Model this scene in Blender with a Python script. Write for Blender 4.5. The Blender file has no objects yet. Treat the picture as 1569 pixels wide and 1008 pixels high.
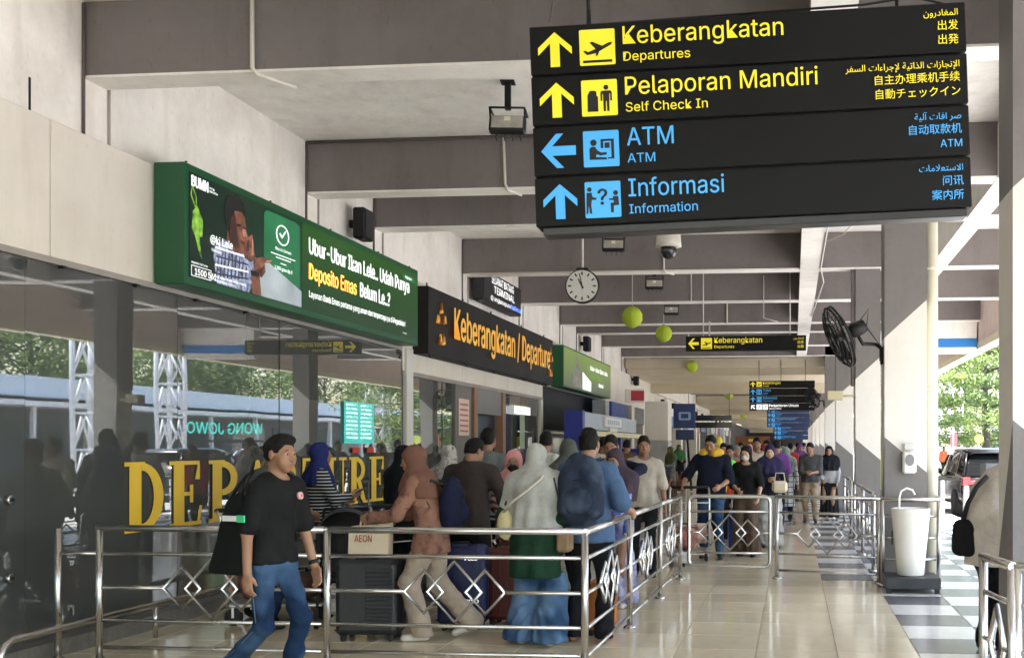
import bpy, math, random
import numpy as np
from mathutils import Vector, Matrix
R = math.radians
random.seed(7)
sc = bpy.context.scene
COL = sc.collection

# ------------------------------------------------------------------ camera, sky, sun, exposure
cd = bpy.data.cameras.new('camera'); cam = bpy.data.objects.new('camera', cd); COL.objects.link(cam)
cam.location = (0, 0, 1.56); cam.rotation_euler = (R(90), 0, R(5.36))
cd.sensor_width = 36; cd.lens = 36.7; cd.shift_x = -0.1788; cd.shift_y = 0.1148
cd.clip_start = 0.05; cd.clip_end = 2000
sc.camera = cam
w = bpy.data.worlds.new('World'); sc.world = w; w.use_nodes = True
nt = w.node_tree; nt.nodes.clear()
sky = nt.nodes.new('ShaderNodeTexSky'); sky.sky_type = 'NISHITA'; sky.sun_disc = False
SUN_EL, SUN_AZ = 64, 98          # azimuth clockwise from +Y
sky.sun_elevation = R(SUN_EL); sky.sun_rotation = R(SUN_AZ)
sky.air_density = 1.4; sky.dust_density = 2.0; sky.ozone_density = 0.6
bgn = nt.nodes.new('ShaderNodeBackground'); bgn.inputs['Strength'].default_value = 0.15
wo = nt.nodes.new('ShaderNodeOutputWorld')
nt.links.new(sky.outputs[0], bgn.inputs[0]); nt.links.new(bgn.outputs[0], wo.inputs[0])
sd = bpy.data.lights.new('sun', 'SUN'); sun = bpy.data.objects.new('sun', sd); COL.objects.link(sun)
sd.energy = 3.6; sd.angle = R(0.6); sd.color = (1, 0.95, 0.88)
_d = Vector((math.sin(R(SUN_AZ))*math.cos(R(SUN_EL)), math.cos(R(SUN_AZ))*math.cos(R(SUN_EL)), math.sin(R(SUN_EL))))
sun.rotation_euler = _d.to_track_quat('Z', 'Y').to_euler()
sc.view_settings.view_transform = 'Standard'; sc.view_settings.look = 'None'
sc.view_settings.exposure = 2.88; sc.view_settings.gamma = 1
sc.view_settings.use_curve_mapping = False
sc.cycles.max_bounces = 9; sc.cycles.diffuse_bounces = 7; sc.cycles.glossy_bounces = 4
sc.cycles.caustics_reflective = False; sc.cycles.caustics_refractive = False
sc.cycles.sample_clamp_indirect = 6

# ------------------------------------------------------------------ materials
def hx(h):
    h = h.lstrip('#'); v = [int(h[i:i+2], 16)/255 for i in (0, 2, 4)]
    return tuple((c/12.92 if c <= .04045 else ((c+.055)/1.055)**2.4) for c in v)
MATS = {}
def mat(name, col, rough=.6, metal=0, var=.12, scale=3, bump=0, bscale=60, spec=.5, emit=None, coat=0, var2=0, rand=0, trans=0, stain=0):
    if name in MATS: return MATS[name]
    m = bpy.data.materials.new(name); m.use_nodes = True; MATS[name] = m
    n = m.node_tree; b = n.nodes['Principled BSDF']; L = n.links
    if isinstance(col, str): col = hx(col)
    b.inputs['Roughness'].default_value = rough; b.inputs['Metallic'].default_value = metal
    b.inputs['Specular IOR Level'].default_value = spec
    b.inputs['Coat Weight'].default_value = coat; b.inputs['Coat Roughness'].default_value = .08
    if trans: b.inputs['Transmission Weight'].default_value = trans
    tc = n.nodes.new('ShaderNodeTexCoord')
    nz = n.nodes.new('ShaderNodeTexNoise'); nz.inputs['Scale'].default_value = scale; nz.inputs['Detail'].default_value = 6
    L.new(tc.outputs['Object'], nz.inputs['Vector'])
    mx = n.nodes.new('ShaderNodeMix'); mx.data_type = 'RGBA'
    mx.inputs['A'].default_value = (*[c*(1-var) for c in col], 1); mx.inputs['B'].default_value = (*[min(1, c*(1+var)) for c in col], 1)
    rmp = n.nodes.new('ShaderNodeMapRange'); rmp.inputs['From Min'].default_value = .3; rmp.inputs['From Max'].default_value = .7
    L.new(nz.outputs['Fac'], rmp.inputs['Value']); L.new(rmp.outputs[0], mx.inputs['Factor'])
    out = mx.outputs['Result']
    if var2:
        nz3 = n.nodes.new('ShaderNodeTexNoise'); nz3.inputs['Scale'].default_value = scale*9; nz3.inputs['Detail'].default_value = 4
        L.new(tc.outputs['Object'], nz3.inputs['Vector'])
        hs = n.nodes.new('ShaderNodeHueSaturation'); L.new(out, hs.inputs['Color'])
        mr = n.nodes.new('ShaderNodeMapRange'); mr.inputs['From Min'].default_value = .3; mr.inputs['From Max'].default_value = .7
        mr.inputs['To Min'].default_value = 1-var2; mr.inputs['To Max'].default_value = 1+var2
        L.new(nz3.outputs['Fac'], mr.inputs['Value']); L.new(mr.outputs[0], hs.inputs['Value']); out = hs.outputs['Color']
    if rand:
        oi = n.nodes.new('ShaderNodeObjectInfo')
        hs = n.nodes.new('ShaderNodeHueSaturation'); L.new(out, hs.inputs['Color'])
        mr = n.nodes.new('ShaderNodeMapRange'); mr.inputs['To Min'].default_value = 1-rand; mr.inputs['To Max'].default_value = 1+rand
        L.new(oi.outputs['Random'], mr.inputs['Value']); L.new(mr.outputs[0], hs.inputs['Value']); out = hs.outputs['Color']
    if stain:   # run-off streaks, patches and grime
        for sc_, lo_, hi_, am in (((1.6, 1.6, .22), .52, .78, stain), ((.5, .5, .5), .50, .75, stain*.8), ((9, 9, 5), .60, .72, stain*.7)):
            mp = n.nodes.new('ShaderNodeMapping'); mp.inputs['Scale'].default_value = sc_; L.new(tc.outputs['Object'], mp.inputs[0])
            ns = n.nodes.new('ShaderNodeTexNoise'); ns.inputs['Scale'].default_value = 1.7; ns.inputs['Detail'].default_value = 7; ns.inputs['Roughness'].default_value = .62; L.new(mp.outputs[0], ns.inputs['Vector'])
            mq = n.nodes.new('ShaderNodeMapRange'); mq.inputs['From Min'].default_value = lo_; mq.inputs['From Max'].default_value = hi_; mq.inputs['To Max'].default_value = am; L.new(ns.outputs['Fac'], mq.inputs['Value'])
            mz = n.nodes.new('ShaderNodeMix'); mz.data_type = 'RGBA'; mz.blend_type = 'MULTIPLY'; L.new(mq.outputs[0], mz.inputs['Factor']); L.new(out, mz.inputs['A']); mz.inputs['B'].default_value = (.52, .46, .38, 1); out = mz.outputs['Result']
    L.new(out, b.inputs['Base Color'])
    if emit is not None:
        L.new(out, b.inputs['Emission Color']); b.inputs['Emission Strength'].default_value = emit
    if rough > .05 and not emit:
        rr = n.nodes.new('ShaderNodeMapRange'); rr.inputs['To Min'].default_value = rough*.8; rr.inputs['To Max'].default_value = min(1, rough*1.25)
        L.new(nz.outputs['Fac'], rr.inputs['Value']); L.new(rr.outputs[0], b.inputs['Roughness'])
    if bump:
        nb = n.nodes.new('ShaderNodeTexNoise'); nb.inputs['Scale'].default_value = bscale; nb.inputs['Detail'].default_value = 5
        L.new(tc.outputs['Object'], nb.inputs['Vector'])
        bp = n.nodes.new('ShaderNodeBump'); bp.inputs['Strength'].default_value = bump; bp.inputs['Distance'].default_value = .02
        L.new(nb.outputs['Fac'], bp.inputs['Height']); L.new(bp.outputs[0], b.inputs['Normal'])
    return m

# ------------------------------------------------------------------ mesh builder
class MB:
    def __init__(s): s.v = []; s.f = []; s.mi = []; s.sm = []
    def add(s, vs, fs, mi=0, smooth=False):
        o = len(s.v); s.v += [tuple(v) for v in vs]
        for f in fs: s.f.append(tuple(i+o for i in f)); s.mi.append(mi); s.sm.append(smooth)
        return s
    def box(s, x0, x1, y0, y1, z0, z1, mi=0, bmi=None, M=None):
        vs = [(x0,y0,z0),(x1,y0,z0),(x1,y1,z0),(x0,y1,z0),(x0,y0,z1),(x1,y0,z1),(x1,y1,z1),(x0,y1,z1)]
        if M is not None: vs = [M @ Vector(v) for v in vs]
        s.add(vs, [(4,5,6,7),(0,1,5,4),(1,2,6,5),(2,3,7,6),(3,0,4,7)], mi)
        s.f.append(tuple(i+len(s.v)-8 for i in (3,2,1,0))); s.mi.append(mi if bmi is None else bmi); s.sm.append(False)
        return s
    def cbox(s, x0, x1, y0, y1, z0, z1, c=.01, mi=0, M=None):
        """box with chamfered edges (all 12)"""
        vs = []; idx = {}
        for i, X in enumerate((x0, x1)):
            for j, Y in enumerate((y0, y1)):
                for k, Z in enumerate((z0, z1)):
                    sx, sy, sz = (1, -1)[i], (1, -1)[j], (1, -1)[k]
                    for a, p in enumerate(((X, Y+sy*c, Z+sz*c), (X+sx*c, Y, Z+sz*c), (X+sx*c, Y+sy*c, Z))):
                        idx[i, j, k, a] = len(vs); vs.append(p)
        g = lambda i, j, k, a: idx[i, j, k, a]
        fs = []
        for i in (0, 1): fs.append([g(i,0,0,0), g(i,1,0,0), g(i,1,1,0), g(i,0,1,0)][::(-1 if i == 0 else 1)])
        for j in (0, 1): fs.append([g(0,j,0,1), g(1,j,0,1), g(1,j,1,1), g(0,j,1,1)][::(1 if j == 0 else -1)])
        for k in (0, 1): fs.append([g(0,0,k,2), g(1,0,k,2), g(1,1,k,2), g(0,1,k,2)][::(-1 if k == 0 else 1)])
        for i in (0, 1):
            for j in (0, 1): fs.append([g(i,j,0,0), g(i,j,0,1), g(i,j,1,1), g(i,j,1,0)][::(1 if (i ^ j) == 0 else -1)])
            for k in (0, 1): fs.append([g(i,0,k,0), g(i,0,k,2), g(i,1,k,2), g(i,1,k,0)][::(1 if (i ^ k) else -1)])
        for j in (0, 1):
            for k in (0, 1): fs.append([g(0,j,k,1), g(0,j,k,2), g(1,j,k,2), g(1,j,k,1)][::(-1 if (j ^ k) else 1)])
        for i in (0, 1):
            for j in (0, 1):
                for k in (0, 1): fs.append([g(i,j,k,0), g(i,j,k,1), g(i,j,k,2)])
        if M is not None: vs = [M @ Vector(v) for v in vs]
        return s.add(vs, fs, mi)
    def tube(s, pts, r, n=8, mi=0, closed=False, caps=True):
        P = [Vector(p) for p in pts]; m = len(P); rr = r if isinstance(r, (list, tuple)) else [r]*m
        vs = []; up = None
        for i, p in enumerate(P):
            a = P[(i-1) % m] if (closed or i > 0) else P[0]; b = P[(i+1) % m] if (closed or i < m-1) else P[-1]
            d = (b-a).normalized()
            if up is None: up = Vector((0,0,1)) if abs(d.z) < .9 else Vector((1,0,0))
            u = d.cross(up)
            if u.length < 1e-4: u = d.orthogonal()
            u.normalize(); v = u.cross(d).normalized(); up = v
            for k in range(n):
                t = 2*math.pi*k/n; vs.append(p + (u*math.cos(t)+v*math.sin(t))*rr[i])
        fs = []
        for i in range(m if closed else m-1):
            for k in range(n):
                a, b = i*n+k, i*n+(k+1) % n; c, d2 = ((i+1) % m)*n+(k+1) % n, ((i+1) % m)*n+k
                fs.append((a, b, c, d2))
        s.add(vs, fs, mi, True)
        if caps and not closed:
            o = len(s.v)-len(vs)
            s.f.append(tuple(o+k for k in range(n))[::-1]); s.mi.append(mi); s.sm.append(False)
            s.f.append(tuple(o+(m-1)*n+k for k in range(n))); s.mi.append(mi); s.sm.append(False)
        return s
    def lathe(s, prof, cx=0, cy=0, n=24, mi=0, M=None, smooth=True):
        vs = []
        for (r, z) in prof:
            for k in range(n):
                t = 2*math.pi*k/n; vs.append(Vector((cx+r*math.cos(t), cy+r*math.sin(t), z)))
        if M is not None: vs = [M @ v for v in vs]
        fs = [(i*n+k, i*n+(k+1) % n, (i+1)*n+(k+1) % n, (i+1)*n+k) for i in range(len(prof)-1) for k in range(n)]
        s.add(vs, fs, mi, smooth)
        o = len(s.v)-len(vs)
        s.f.append(tuple(o+k for k in range(n))[::-1]); s.mi.append(mi); s.sm.append(False)
        s.f.append(tuple(o+(len(prof)-1)*n+k for k in range(n))); s.mi.append(mi); s.sm.append(False)
        return s
    def sph(s, c, r, n=12, mi=0, sc3=(1, 1, 1)):
        m = n//2+1; vs = []
        for i in range(m):
            ph = math.pi*i/(m-1)
            for k in range(n):
                t = 2*math.pi*k/n
                vs.append((c[0]+r*sc3[0]*math.sin(ph)*math.cos(t), c[1]+r*sc3[1]*math.sin(ph)*math.sin(t), c[2]-r*sc3[2]*math.cos(ph)))
        fs = [(i*n+k, i*n+(k+1) % n, (i+1)*n+(k+1) % n, (i+1)*n+k) for i in range(m-1) for k in range(n)]
        return s.add(vs, fs, mi, True)
    def poly(s, pts, y=0, t=.002, mi=0):
        """flat figure in the local x-z plane facing -y, t thick"""
        a = sum(pts[i][0]*pts[(i+1) % len(pts)][1]-pts[(i+1) % len(pts)][0]*pts[i][1] for i in range(len(pts)))
        if a < 0: pts = pts[::-1]
        n = len(pts)
        vs = [(p[0], y-t, p[1]) for p in pts]+[(p[0], y, p[1]) for p in pts]
        return s.add(vs, [tuple(range(n))]+[(i, i+n, (i+1) % n+n, (i+1) % n) for i in range(n)], mi)
    def disc(s, cx, cz, r, y=0, t=.002, mi=0, n=20, sx=1, sz=1):
        return s.poly([(cx+r*sx*math.cos(2*math.pi*k/n), cz+r*sz*math.sin(2*math.pi*k/n)) for k in range(n)], y, t, mi)
    def rrect(s, x0, x1, z0, z1, r, y=0, t=.002, mi=0):
        p = []
        for cx, cz, a in ((x1-r, z1-r, 0), (x0+r, z1-r, 90), (x0+r, z0+r, 180), (x1-r, z0+r, 270)):
            for k in range(5): p.append((cx+r*math.cos(R(a+k*22.5)), cz+r*math.sin(R(a+k*22.5))))
        return s.poly(p, y, t, mi)
    def build(s, name, mats, parent=None, label=None, kind=None, bevel=0):
        me = bpy.data.meshes.new(name); me.from_pydata(s.v, [], s.f)
        for m in (mats if isinstance(mats, (list, tuple)) else [mats]): me.materials.append(m)
        me.polygons.foreach_set('material_index', s.mi); me.polygons.foreach_set('use_smooth', s.sm)
        me.update()
        o = bpy.data.objects.new(name, me); COL.objects.link(o)
        if parent: o.parent = parent
        if label: o['label'] = label
        if kind: o['kind'] = kind
        if bevel:
            b = o.modifiers.new('bevel', 'BEVEL'); b.width = bevel; b.segments = 2; b.limit_method = 'ANGLE'
        return o

def thing(name, label, cat, loc=(0, 0, 0), rz=0, group=None):
    o = bpy.data.objects.new(name, None); COL.objects.link(o); o.location = loc; o.rotation_euler = (0, 0, R(rz))
    o['label'] = label; o['category'] = cat; o.empty_display_size = .1
    if group: o['group'] = group
    return o
def tag(o, label, cat, group=None):
    o['label'] = label; o['category'] = cat
    if group: o['group'] = group
    return o
def dup(o, parent=None, mats=None):
    c = o.copy(); COL.objects.link(c); c.parent = parent
    for ch in list(o.children): dup(ch, c)
    return c
def copy_thing(src, label, loc, rz=None):
    c = dup(src); c.location = loc; c['label'] = label
    if rz is not None: c.rotation_euler = (0, 0, R(rz))
    return c

# ------------------------------------------------------------------ lettering
FONT = None
try:
    import os
    _fp = os.path.join(bpy.utils.system_resource('DATAFILES'), 'fonts', 'Inter.woff2')
    if os.path.exists(_fp): FONT = bpy.data.fonts.load(_fp)
except Exception: FONT = None
_AR = {'ا':(0xFE8D,2),'أ':(0xFE83,2),'إ':(0xFE87,2),'آ':(0xFE81,2),'ب':(0xFE8F,4),'ة':(0xFE93,2),'ت':(0xFE95,4),'ج':(0xFE9D,4),'د':(0xFEA9,2),
 'ذ':(0xFEAB,2),'ر':(0xFEAD,2),'ز':(0xFEAF,2),'س':(0xFEB1,4),'ص':(0xFEB9,4),'ع':(0xFEC9,4),'غ':(0xFECD,4),'ف':(0xFED1,4),'ل':(0xFEDD,4),
 'م':(0xFEE1,4),'ن':(0xFEE5,4),'و':(0xFEED,2),'ي':(0xFEF1,4),'ﻻ':(0xFEFB,2),'ﻹ':(0xFEF9,2),'ء':(0xFE80,1)}
def arab(t):
    t = t.replace('لا', 'ﻻ').replace('لإ', 'ﻹ'); out = []
    for i, ch in enumerate(t):
        if ch not in _AR: out.append(ch); continue
        base, n = _AR[ch]
        prev = i > 0 and t[i-1] in _AR and _AR[t[i-1]][1] == 4
        nxt = n == 4 and i+1 < len(t) and t[i+1] in _AR and _AR[t[i+1]][1] > 1
        if n == 1: prev = False
        out.append(chr(base + (3 if prev and nxt else 2 if nxt else 1 if prev else 0)))
    return ''.join(reversed(out))
_ch = {}
def CAPH(latin):
    if latin not in _ch:
        c = bpy.data.curves.new('t', 'FONT'); c.body = 'H'; c.size = 1
        if latin: c.font = FONT
        o = bpy.data.objects.new('t', c); COL.objects.link(o)
        me = bpy.data.meshes.new_from_object(o.evaluated_get(bpy.context.evaluated_depsgraph_get()))
        _ch[latin] = max(v.co.y for v in me.vertices); bpy.data.objects.remove(o)
    return _ch[latin]
def text(body, cap, m, parent, x, z, y=0, align='LEFT', name='lettering', width=None, t=.0015, bold=0, shear=0, skew=0):
    c = bpy.data.curves.new('t', 'FONT'); c.body = body
    if FONT and body.isascii(): c.font = FONT
    c.size = 1; c.resolution_u = 3; c.shear = shear
    o = bpy.data.objects.new('t', c); COL.objects.link(o)
    dg = bpy.context.evaluated_depsgraph_get(); me = bpy.data.meshes.new_from_object(o.evaluated_get(dg))
    bpy.data.objects.remove(o); bpy.data.curves.remove(c)
    n = len(me.vertices)
    if not n: return None
    a = np.empty(n*3, np.float32); me.vertices.foreach_get('co', a); a = a.reshape(-1, 3)
    k = cap/CAPH(bool(FONT and body.isascii()))
    x0, x1 = a[:, 0].min(), a[:, 0].max()
    kx = k if width is None else width/(x1-x0)
    if align == 'LEFT': ox = x0
    elif align == 'RIGHT': ox = x1
    else: ox = (x0+x1)/2
    b = np.stack([x+(a[:, 0]-ox)*kx, np.full(n, y-t), z+a[:, 1]*k + skew*(a[:, 0]-ox)*kx], 1).astype(np.float32)
    me.vertices.foreach_set('co', b.ravel())
    if bold:      # heavier strokes: the outline repeated a hair to either side
        fs = [tuple(p.vertices) for p in me.polygons]; dx = bold*k*.55; vs = []; ff = []
        for q, (sx, sz) in enumerate(((0, 0), (-1, 0), (1, 0), (0, -.7), (0, .7))):
            bb = b.copy(); bb[:, 0] += sx*dx; bb[:, 2] += sz*dx; bb[:, 1] -= q*.00012
            vs += bb.tolist(); ff += [tuple(i+q*n for i in f) for f in fs]
        bpy.data.meshes.remove(me); me = bpy.data.meshes.new(name); me.from_pydata(vs, [], ff)
    me.materials.clear(); me.materials.append(m); me.update()
    o = bpy.data.objects.new(name, me); COL.objects.link(o); o.parent = parent
    return o

# ------------------------------------------------------------------ palette
WHITE = mat('painted_white', '#f0ece7', .75, stain=.35, var=.07, scale=.8, bump=.12, bscale=30, var2=.03)
WALLW = mat('wall_white', '#efeae4', .7, stain=.42, var=.09, scale=1.1, bump=.15, bscale=22, var2=.03)
PANELW = mat('panel_white', '#e6dfd5', .5, stain=.25, var=.05, scale=.9, bump=.05, bscale=12)
SLAB = mat('slab_white', '#efece8', .8, stain=.42, var=.10, scale=.7, bump=.2, bscale=18, var2=.04)
GREY = mat('paint_grey', '#77706f', .7, stain=.45, var=.10, scale=1.0, bump=.15, bscale=30, var2=.03)
GREYD = mat('pillar_grey', '#74706f', .6, stain=.35, var=.09, scale=1.3, bump=.12, bscale=30, var2=.03)
CREAM = mat('cream_soffit', '#cbbfa8', .45, var=.08, scale=.8)
STEEL = mat('stainless_steel', (.55, .53, .51), .25, 1, var=.04, scale=2)
BLACK = mat('black_metal', (.008, .008, .009), .45, spec=.3, var=.2, scale=6)
BLACKP = mat('black_plastic', (.010, .010, .011), .5, spec=.3, var=.2, scale=9, bump=.05)
SIGNB = mat('sign_black', (.006, .0065, .007), .5, spec=.2, var=.15, scale=2)
YEL = mat('sign_yellow', (.80, .68, .03), .5, var=.04, emit=.06)
BLU = mat('sign_blue', (.06, .36, .78), .5, var=.04, emit=.06)
SWHITE = mat('sign_white', (.8, .8, .8), .5, var=.03, emit=.2)
CABLE = mat('conduit_white', '#d8d2ca', .5, var=.08)
RUBBER = mat('rubber', (.02, .02, .02), .8, var=.2)
# ================================================================== SETTING
# ground outside, road, kerb
ASPH = mat('concrete_road', (.40, .395, .38), .9, var=.18, scale=.5, bump=.4, bscale=40, var2=.08)
PAVE = mat('concrete_paving', (.42, .41, .39), .85, var=.12, scale=.7, bump=.3, bscale=30, var2=.05)
MB().box(-80, 400, -60, 500, -.5, -.16).build('ground', mat('ground_earth', (.16, .16, .12), .9, var=.25, scale=.2), kind='structure')
MB().box(3.65, 21, -60, 300, -.159, -.12).build('road', ASPH, kind='structure')
MB().box(21, 36, -60, 300, -.159, -.01).build('far_pavement', PAVE, kind='structure')
k = MB(); k.box(3.40, 3.65, -60, 300, -.159, .0); k.build('kerb', mat('kerb_concrete', (.42, .41, .39), .85, var=.15, scale=2, bump=.3), kind='structure')
for x in (10.2, 15.6):
    m = MB()
    for i in range(60): m.box(x, x+.12, -20+i*4.5, -18+i*4.5, -.1185, -.1155)
    o = m.build('lane_marking', mat('road_paint', (.75, .75, .72), .7, var=.15, scale=5), kind='structure')

# floor : grout bed + tiles one by one near the camera, one sheet with drawn joints further on
GROUT = mat('grout', (.36, .32, .26), .8, var=.1)
floor = MB().box(-5.75, 3.395, -8, 140, -.159, -.006).build('floor', GROUT, kind='structure')
BEIGE = mat('beige_tile', '#d8cbb0', .11, var=.06, stain=.22, scale=1.6, spec=.55, rand=.06, var2=.02)
LTILE = mat('light_tile', '#c4c2bf', .22, stain=.2, var=.05, scale=2, spec=.5, rand=.05, var2=.03)
DTILE = mat('dark_tile', '#5f5e62', .25, stain=.2, var=.08, scale=2, spec=.5, rand=.06, var2=.04)
def tile_mat(name, base, line, P, offx, offy, rough):
    m = mat(name, base, rough, var=.05, scale=1.2)
    n = m.node_tree; L = n.links; b = n.nodes['Principled BSDF']
    src = b.inputs['Base Color'].links[0].from_socket
    tc = n.nodes.new('ShaderNodeTexCoord'); sx = n.nodes.new('ShaderNodeSeparateXYZ'); L.new(tc.outputs['Object'], sx.inputs[0])
    outs = []
    for ax, off in (('X', offx), ('Y', offy)):
        a = n.nodes.new('ShaderNodeMath'); a.operation = 'SUBTRACT'; a.inputs[1].default_value = off; L.new(sx.outputs[ax], a.inputs[0])
        d = n.nodes.new('ShaderNodeMath'); d.operation = 'DIVIDE'; d.inputs[1].default_value = P; L.new(a.outputs[0], d.inputs[0])
        f = n.nodes.new('ShaderNodeMath'); f.operation = 'FRACT'; L.new(d.outputs[0], f.inputs[0])
        g = n.nodes.new('ShaderNodeMath'); g.operation = 'LESS_THAN'; g.inputs[1].default_value = .012; L.new(f.outputs[0], g.inputs[0])
        outs.append(g)
    mx = n.nodes.new('ShaderNodeMath'); mx.operation = 'MAXIMUM'; L.new(outs[0].outputs[0], mx.inputs[0]); L.new(outs[1].outputs[0], mx.inputs[1])
    c = n.nodes.new('ShaderNodeMix'); c.data_type = 'RGBA'; L.new(mx.outputs[0], c.inputs['Factor']); L.new(src, c.inputs['A']); c.inputs['B'].default_value = (*line, 1)
    L.new(c.outputs['Result'], b.inputs['Base Color'])
    return m
TP = .61; X0 = .94; Y0 = 9.25
def tile_mesh(m, w):
    b = MB(); g = .003; c = .003
    vs = [(g, g, 0), (w-g, g, 0), (w-g, TP-g, 0), (g, TP-g, 0), (g+c, g+c, .006), (w-g-c, g+c, .006), (w-g-c, TP-g-c, .006), (g+c, TP-g-c, .006)]
    b.add(vs, [(4, 5, 6, 7), (0, 1, 5, 4), (1, 2, 6, 5), (2, 3, 7, 6), (3, 0, 4, 7)])
    o = b.build('floor_tile', m, floor); o.location = (0, 0, -50); return o
def lay(proto, x, y):
    o = proto.copy(); COL.objects.link(o); o.location = (x, y, -.006); return o
tb, tl, td = tile_mesh(BEIGE, TP), tile_mesh(LTILE, TP), tile_mesh(DTILE, TP)
j0, jb, js = -9, 9, 13     # rows
for j in range(-6, jb):
    for i in range(-11, 0):
        if j < 3 or i >= -8: lay(tb, X0+i*TP, Y0+j*TP) if not (i >= -1 and j >= 5) else lay(tl if (i+j) % 2 else td, X0+i*TP, Y0+j*TP)
for j in range(-3, 19):
    for i in range(0, 4):
        lay(tl if (i+j) % 2 else td, X0+i*TP, Y0+j*TP)
for t_ in (tb, tl, td): bpy.data.objects.remove(t_)
BT = tile_mat('beige_tile_far', '#d8cbb0', (.36, .32, .26), TP, X0, Y0, .10)
yb = Y0+jb*TP; ys = Y0+19*TP
MB().box(-5.7, X0-11*TP-.002, -8, yb, -.005, 0).build('floor_edge', BT, floor)
MB().box(-5.7, X0-TP, yb+.003, 140, -.005, 0).build('floor_surface', BT, floor)
MB().box(X0-8*TP-3*TP, X0-8*TP-.003, Y0+3*TP+.003, yb, -.005, 0).build('floor_surface', BT, floor)
MB().box(X0-11*TP, X0-.003, -8, Y0-6*TP-.003, -.005, 0).build('floor_surface', BT, floor)
MB().box(X0, 3.39, -8, Y0-3*TP-.003, -.005, 0).build('floor_surface', mat('grey_tile_plain', '#a9a8a8', .3, var=.1), floor)
# far checkerboard as faces of one sheet
b = MB()
for j in range(0, 190):
    for i in range(-1, 4):
        y = (yb if i < 0 else ys)+.003+j*TP
        x = X0+i*TP
        ii = i + round((y-Y0)/TP)
        b.add([(x, y, 0), (x+TP, y, 0), (x+TP, y+TP, 0), (x, y+TP, 0)], [(0, 1, 2, 3)], 0 if ii % 2 else 1)
b.build('checker_paving', [LTILE, DTILE], floor, kind='stuff')

# ------------------------------------------------------------------ ceiling
ZB, ZC = 4.56, 5.18
ceiling = MB().box(-5.95, 4.7, -8, 140, ZC, ZC+.25).build('ceiling', SLAB, kind='structure')
BY = [-3.6, .2, 4.1, 8.0, 11.9, 13.9, 17.76, 21.55, 25.4, 27.4, 31.1, 34.7]
GW = [GREY, WHITE]
for y in BY:
    b = MB(); b.box(-5.75, 4.45, y, y+.28, ZB, ZC-.003, 0, 1)
    b.box(-5.75, 4.45, y-.004, y+.284, ZB-.003, ZB+.018, 1, 1)
    b.build('cross_beam', GW, ceiling)
y = 42
while y < 138:
    if not (42.5 < y < 43):
        MB().box(-5.75, 4.45, y, y+.35, 4.5, ZC-.003, 0, 1).build('cross_beam', GW, ceiling)
    y += 3.3
# longitudinal beams
b = MB(); b.box(.12, .44, -8, 34.9, ZB-.012, ZC-.02, 0, 1); b.build('long_beam', [GREY, WHITE], ceiling)
b = MB(); b.box(2.27, 2.53, -8, 60, ZB-.014, ZC-.02, 1, 1); b.build('long_beam', [GREY, WHITE], ceiling)
# outer edge fascia of the canopy
b = MB(); b.box(4.45, 4.7, -8, 140, 4.06, ZC-.002, 0); b.build('edge_fascia', mat('fascia_pink', '#d3c0b6', .7, var=.08), ceiling)
b = MB(); b.box(4.42, 4.72, -8, 140, 3.90, 4.058, 0); b.build('edge_trim', mat('fascia_cream', '#d8cfae', .6, var=.06), ceiling)
b = MB(); b.box(2.54, 4.41, 25.69, 25.95, 4.17, 4.56, 1); b.box(2.54, 4.41, 25.68, 25.96, 3.96, 4.168, 0)
b.box(2.54, 4.41, 25.69, 25.95, 3.82, 3.958, 1); b.build('cross_fascia', [mat('fascia_blue', (.02, .20, .55), .5, var=.06), WHITE], ceiling)
# cream portals further down the hall
for n, (ya, yb_, zl) in enumerate(((35.6, 41.4, 3.68), (62, 70, 3.7), (88, 97, 3.7), (116, 138, 3.4))):
    b = MB(); b.box(-5.7, 1.35, ya, yb_, zl+.35, zl+.6, 0); b.box(-5.7, 1.35, ya-.3, ya, zl+.55, 4.56, 0); b.box(-5.7, 1.35, yb_-.5, yb_+.2, zl, zl+.36, 0)
    b.box(-5.7, 1.35, ya-.01, ya+.25, zl+.32, zl+.56, 0)
    p = b.build('cream_bulkhead', CREAM, ceiling)
# conduits and cables on the ceiling
def conduit(pts, r=.014, m=CABLE, name='conduit', parent=None, n=6):
    return MB().tube(pts, r, n).build(name, m, parent or ceiling)
conduit([(-4.3, 7.97, ZC), (-4.3, 7.97, ZB+.02), (-4.27, 7.99, ZB-.02), (-4.15, 8.2, ZB-.03), (-4.1, 8.3, ZB-.03)], .018)
conduit([(-3.35, 11.87, ZC), (-3.33, 11.87, ZB+.05), (-3.3, 11.88, ZB-.02), (-3.2, 12.1, ZB-.03)], .016)
conduit([(-5.7, 11.87, ZC-.03), (-4.0, 11.87, ZC-.02), (-1.0, 11.87, ZC-.03), (.1, 11.87, ZC-.03)], .018, mat('cable_dark', (.10, .08, .08), .6))
conduit([(-2.2, 17.73, ZC), (-2.2, 17.73, ZB+.03), (-2.18, 17.74, ZB-.02), (-2.05, 17.9, ZB-.03)], .018)
conduit([(-2.1, 21.52, ZC), (-2.1, 21.52, ZB)], .012)
conduit([(-1.6, 25.37, ZC), (-1.6, 25.37, ZB)], .02)
conduit([(-5.6, 17.74, ZB+.012), (.1, 17.74, ZB+.012)], .012)
conduit([(-.6, 21.5, ZC-.1), (-.6, 21.5, 4.2), (-.3, 21.5, 4.12)], .012)
conduit([(.5, 12.2, ZB+.2), (.47, 13.5, ZB-.03), (.46, 17.5, ZB-.03), (.55, 19, ZB-.03), (.42, 24, ZB-.03)], .012, name='cable')
conduit([(.55, 14.1, ZC-.2), (.9, 14.2, ZB+.1), (.7, 14.6, ZB-.05), (.47, 15.3, ZB-.03)], .01, name='cable')
conduit([(-1.28, 6.1, ZB+.62), (-1.45, 6.15, 4.1)], .006, mat('cable_dark', 0), name='cable')

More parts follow.
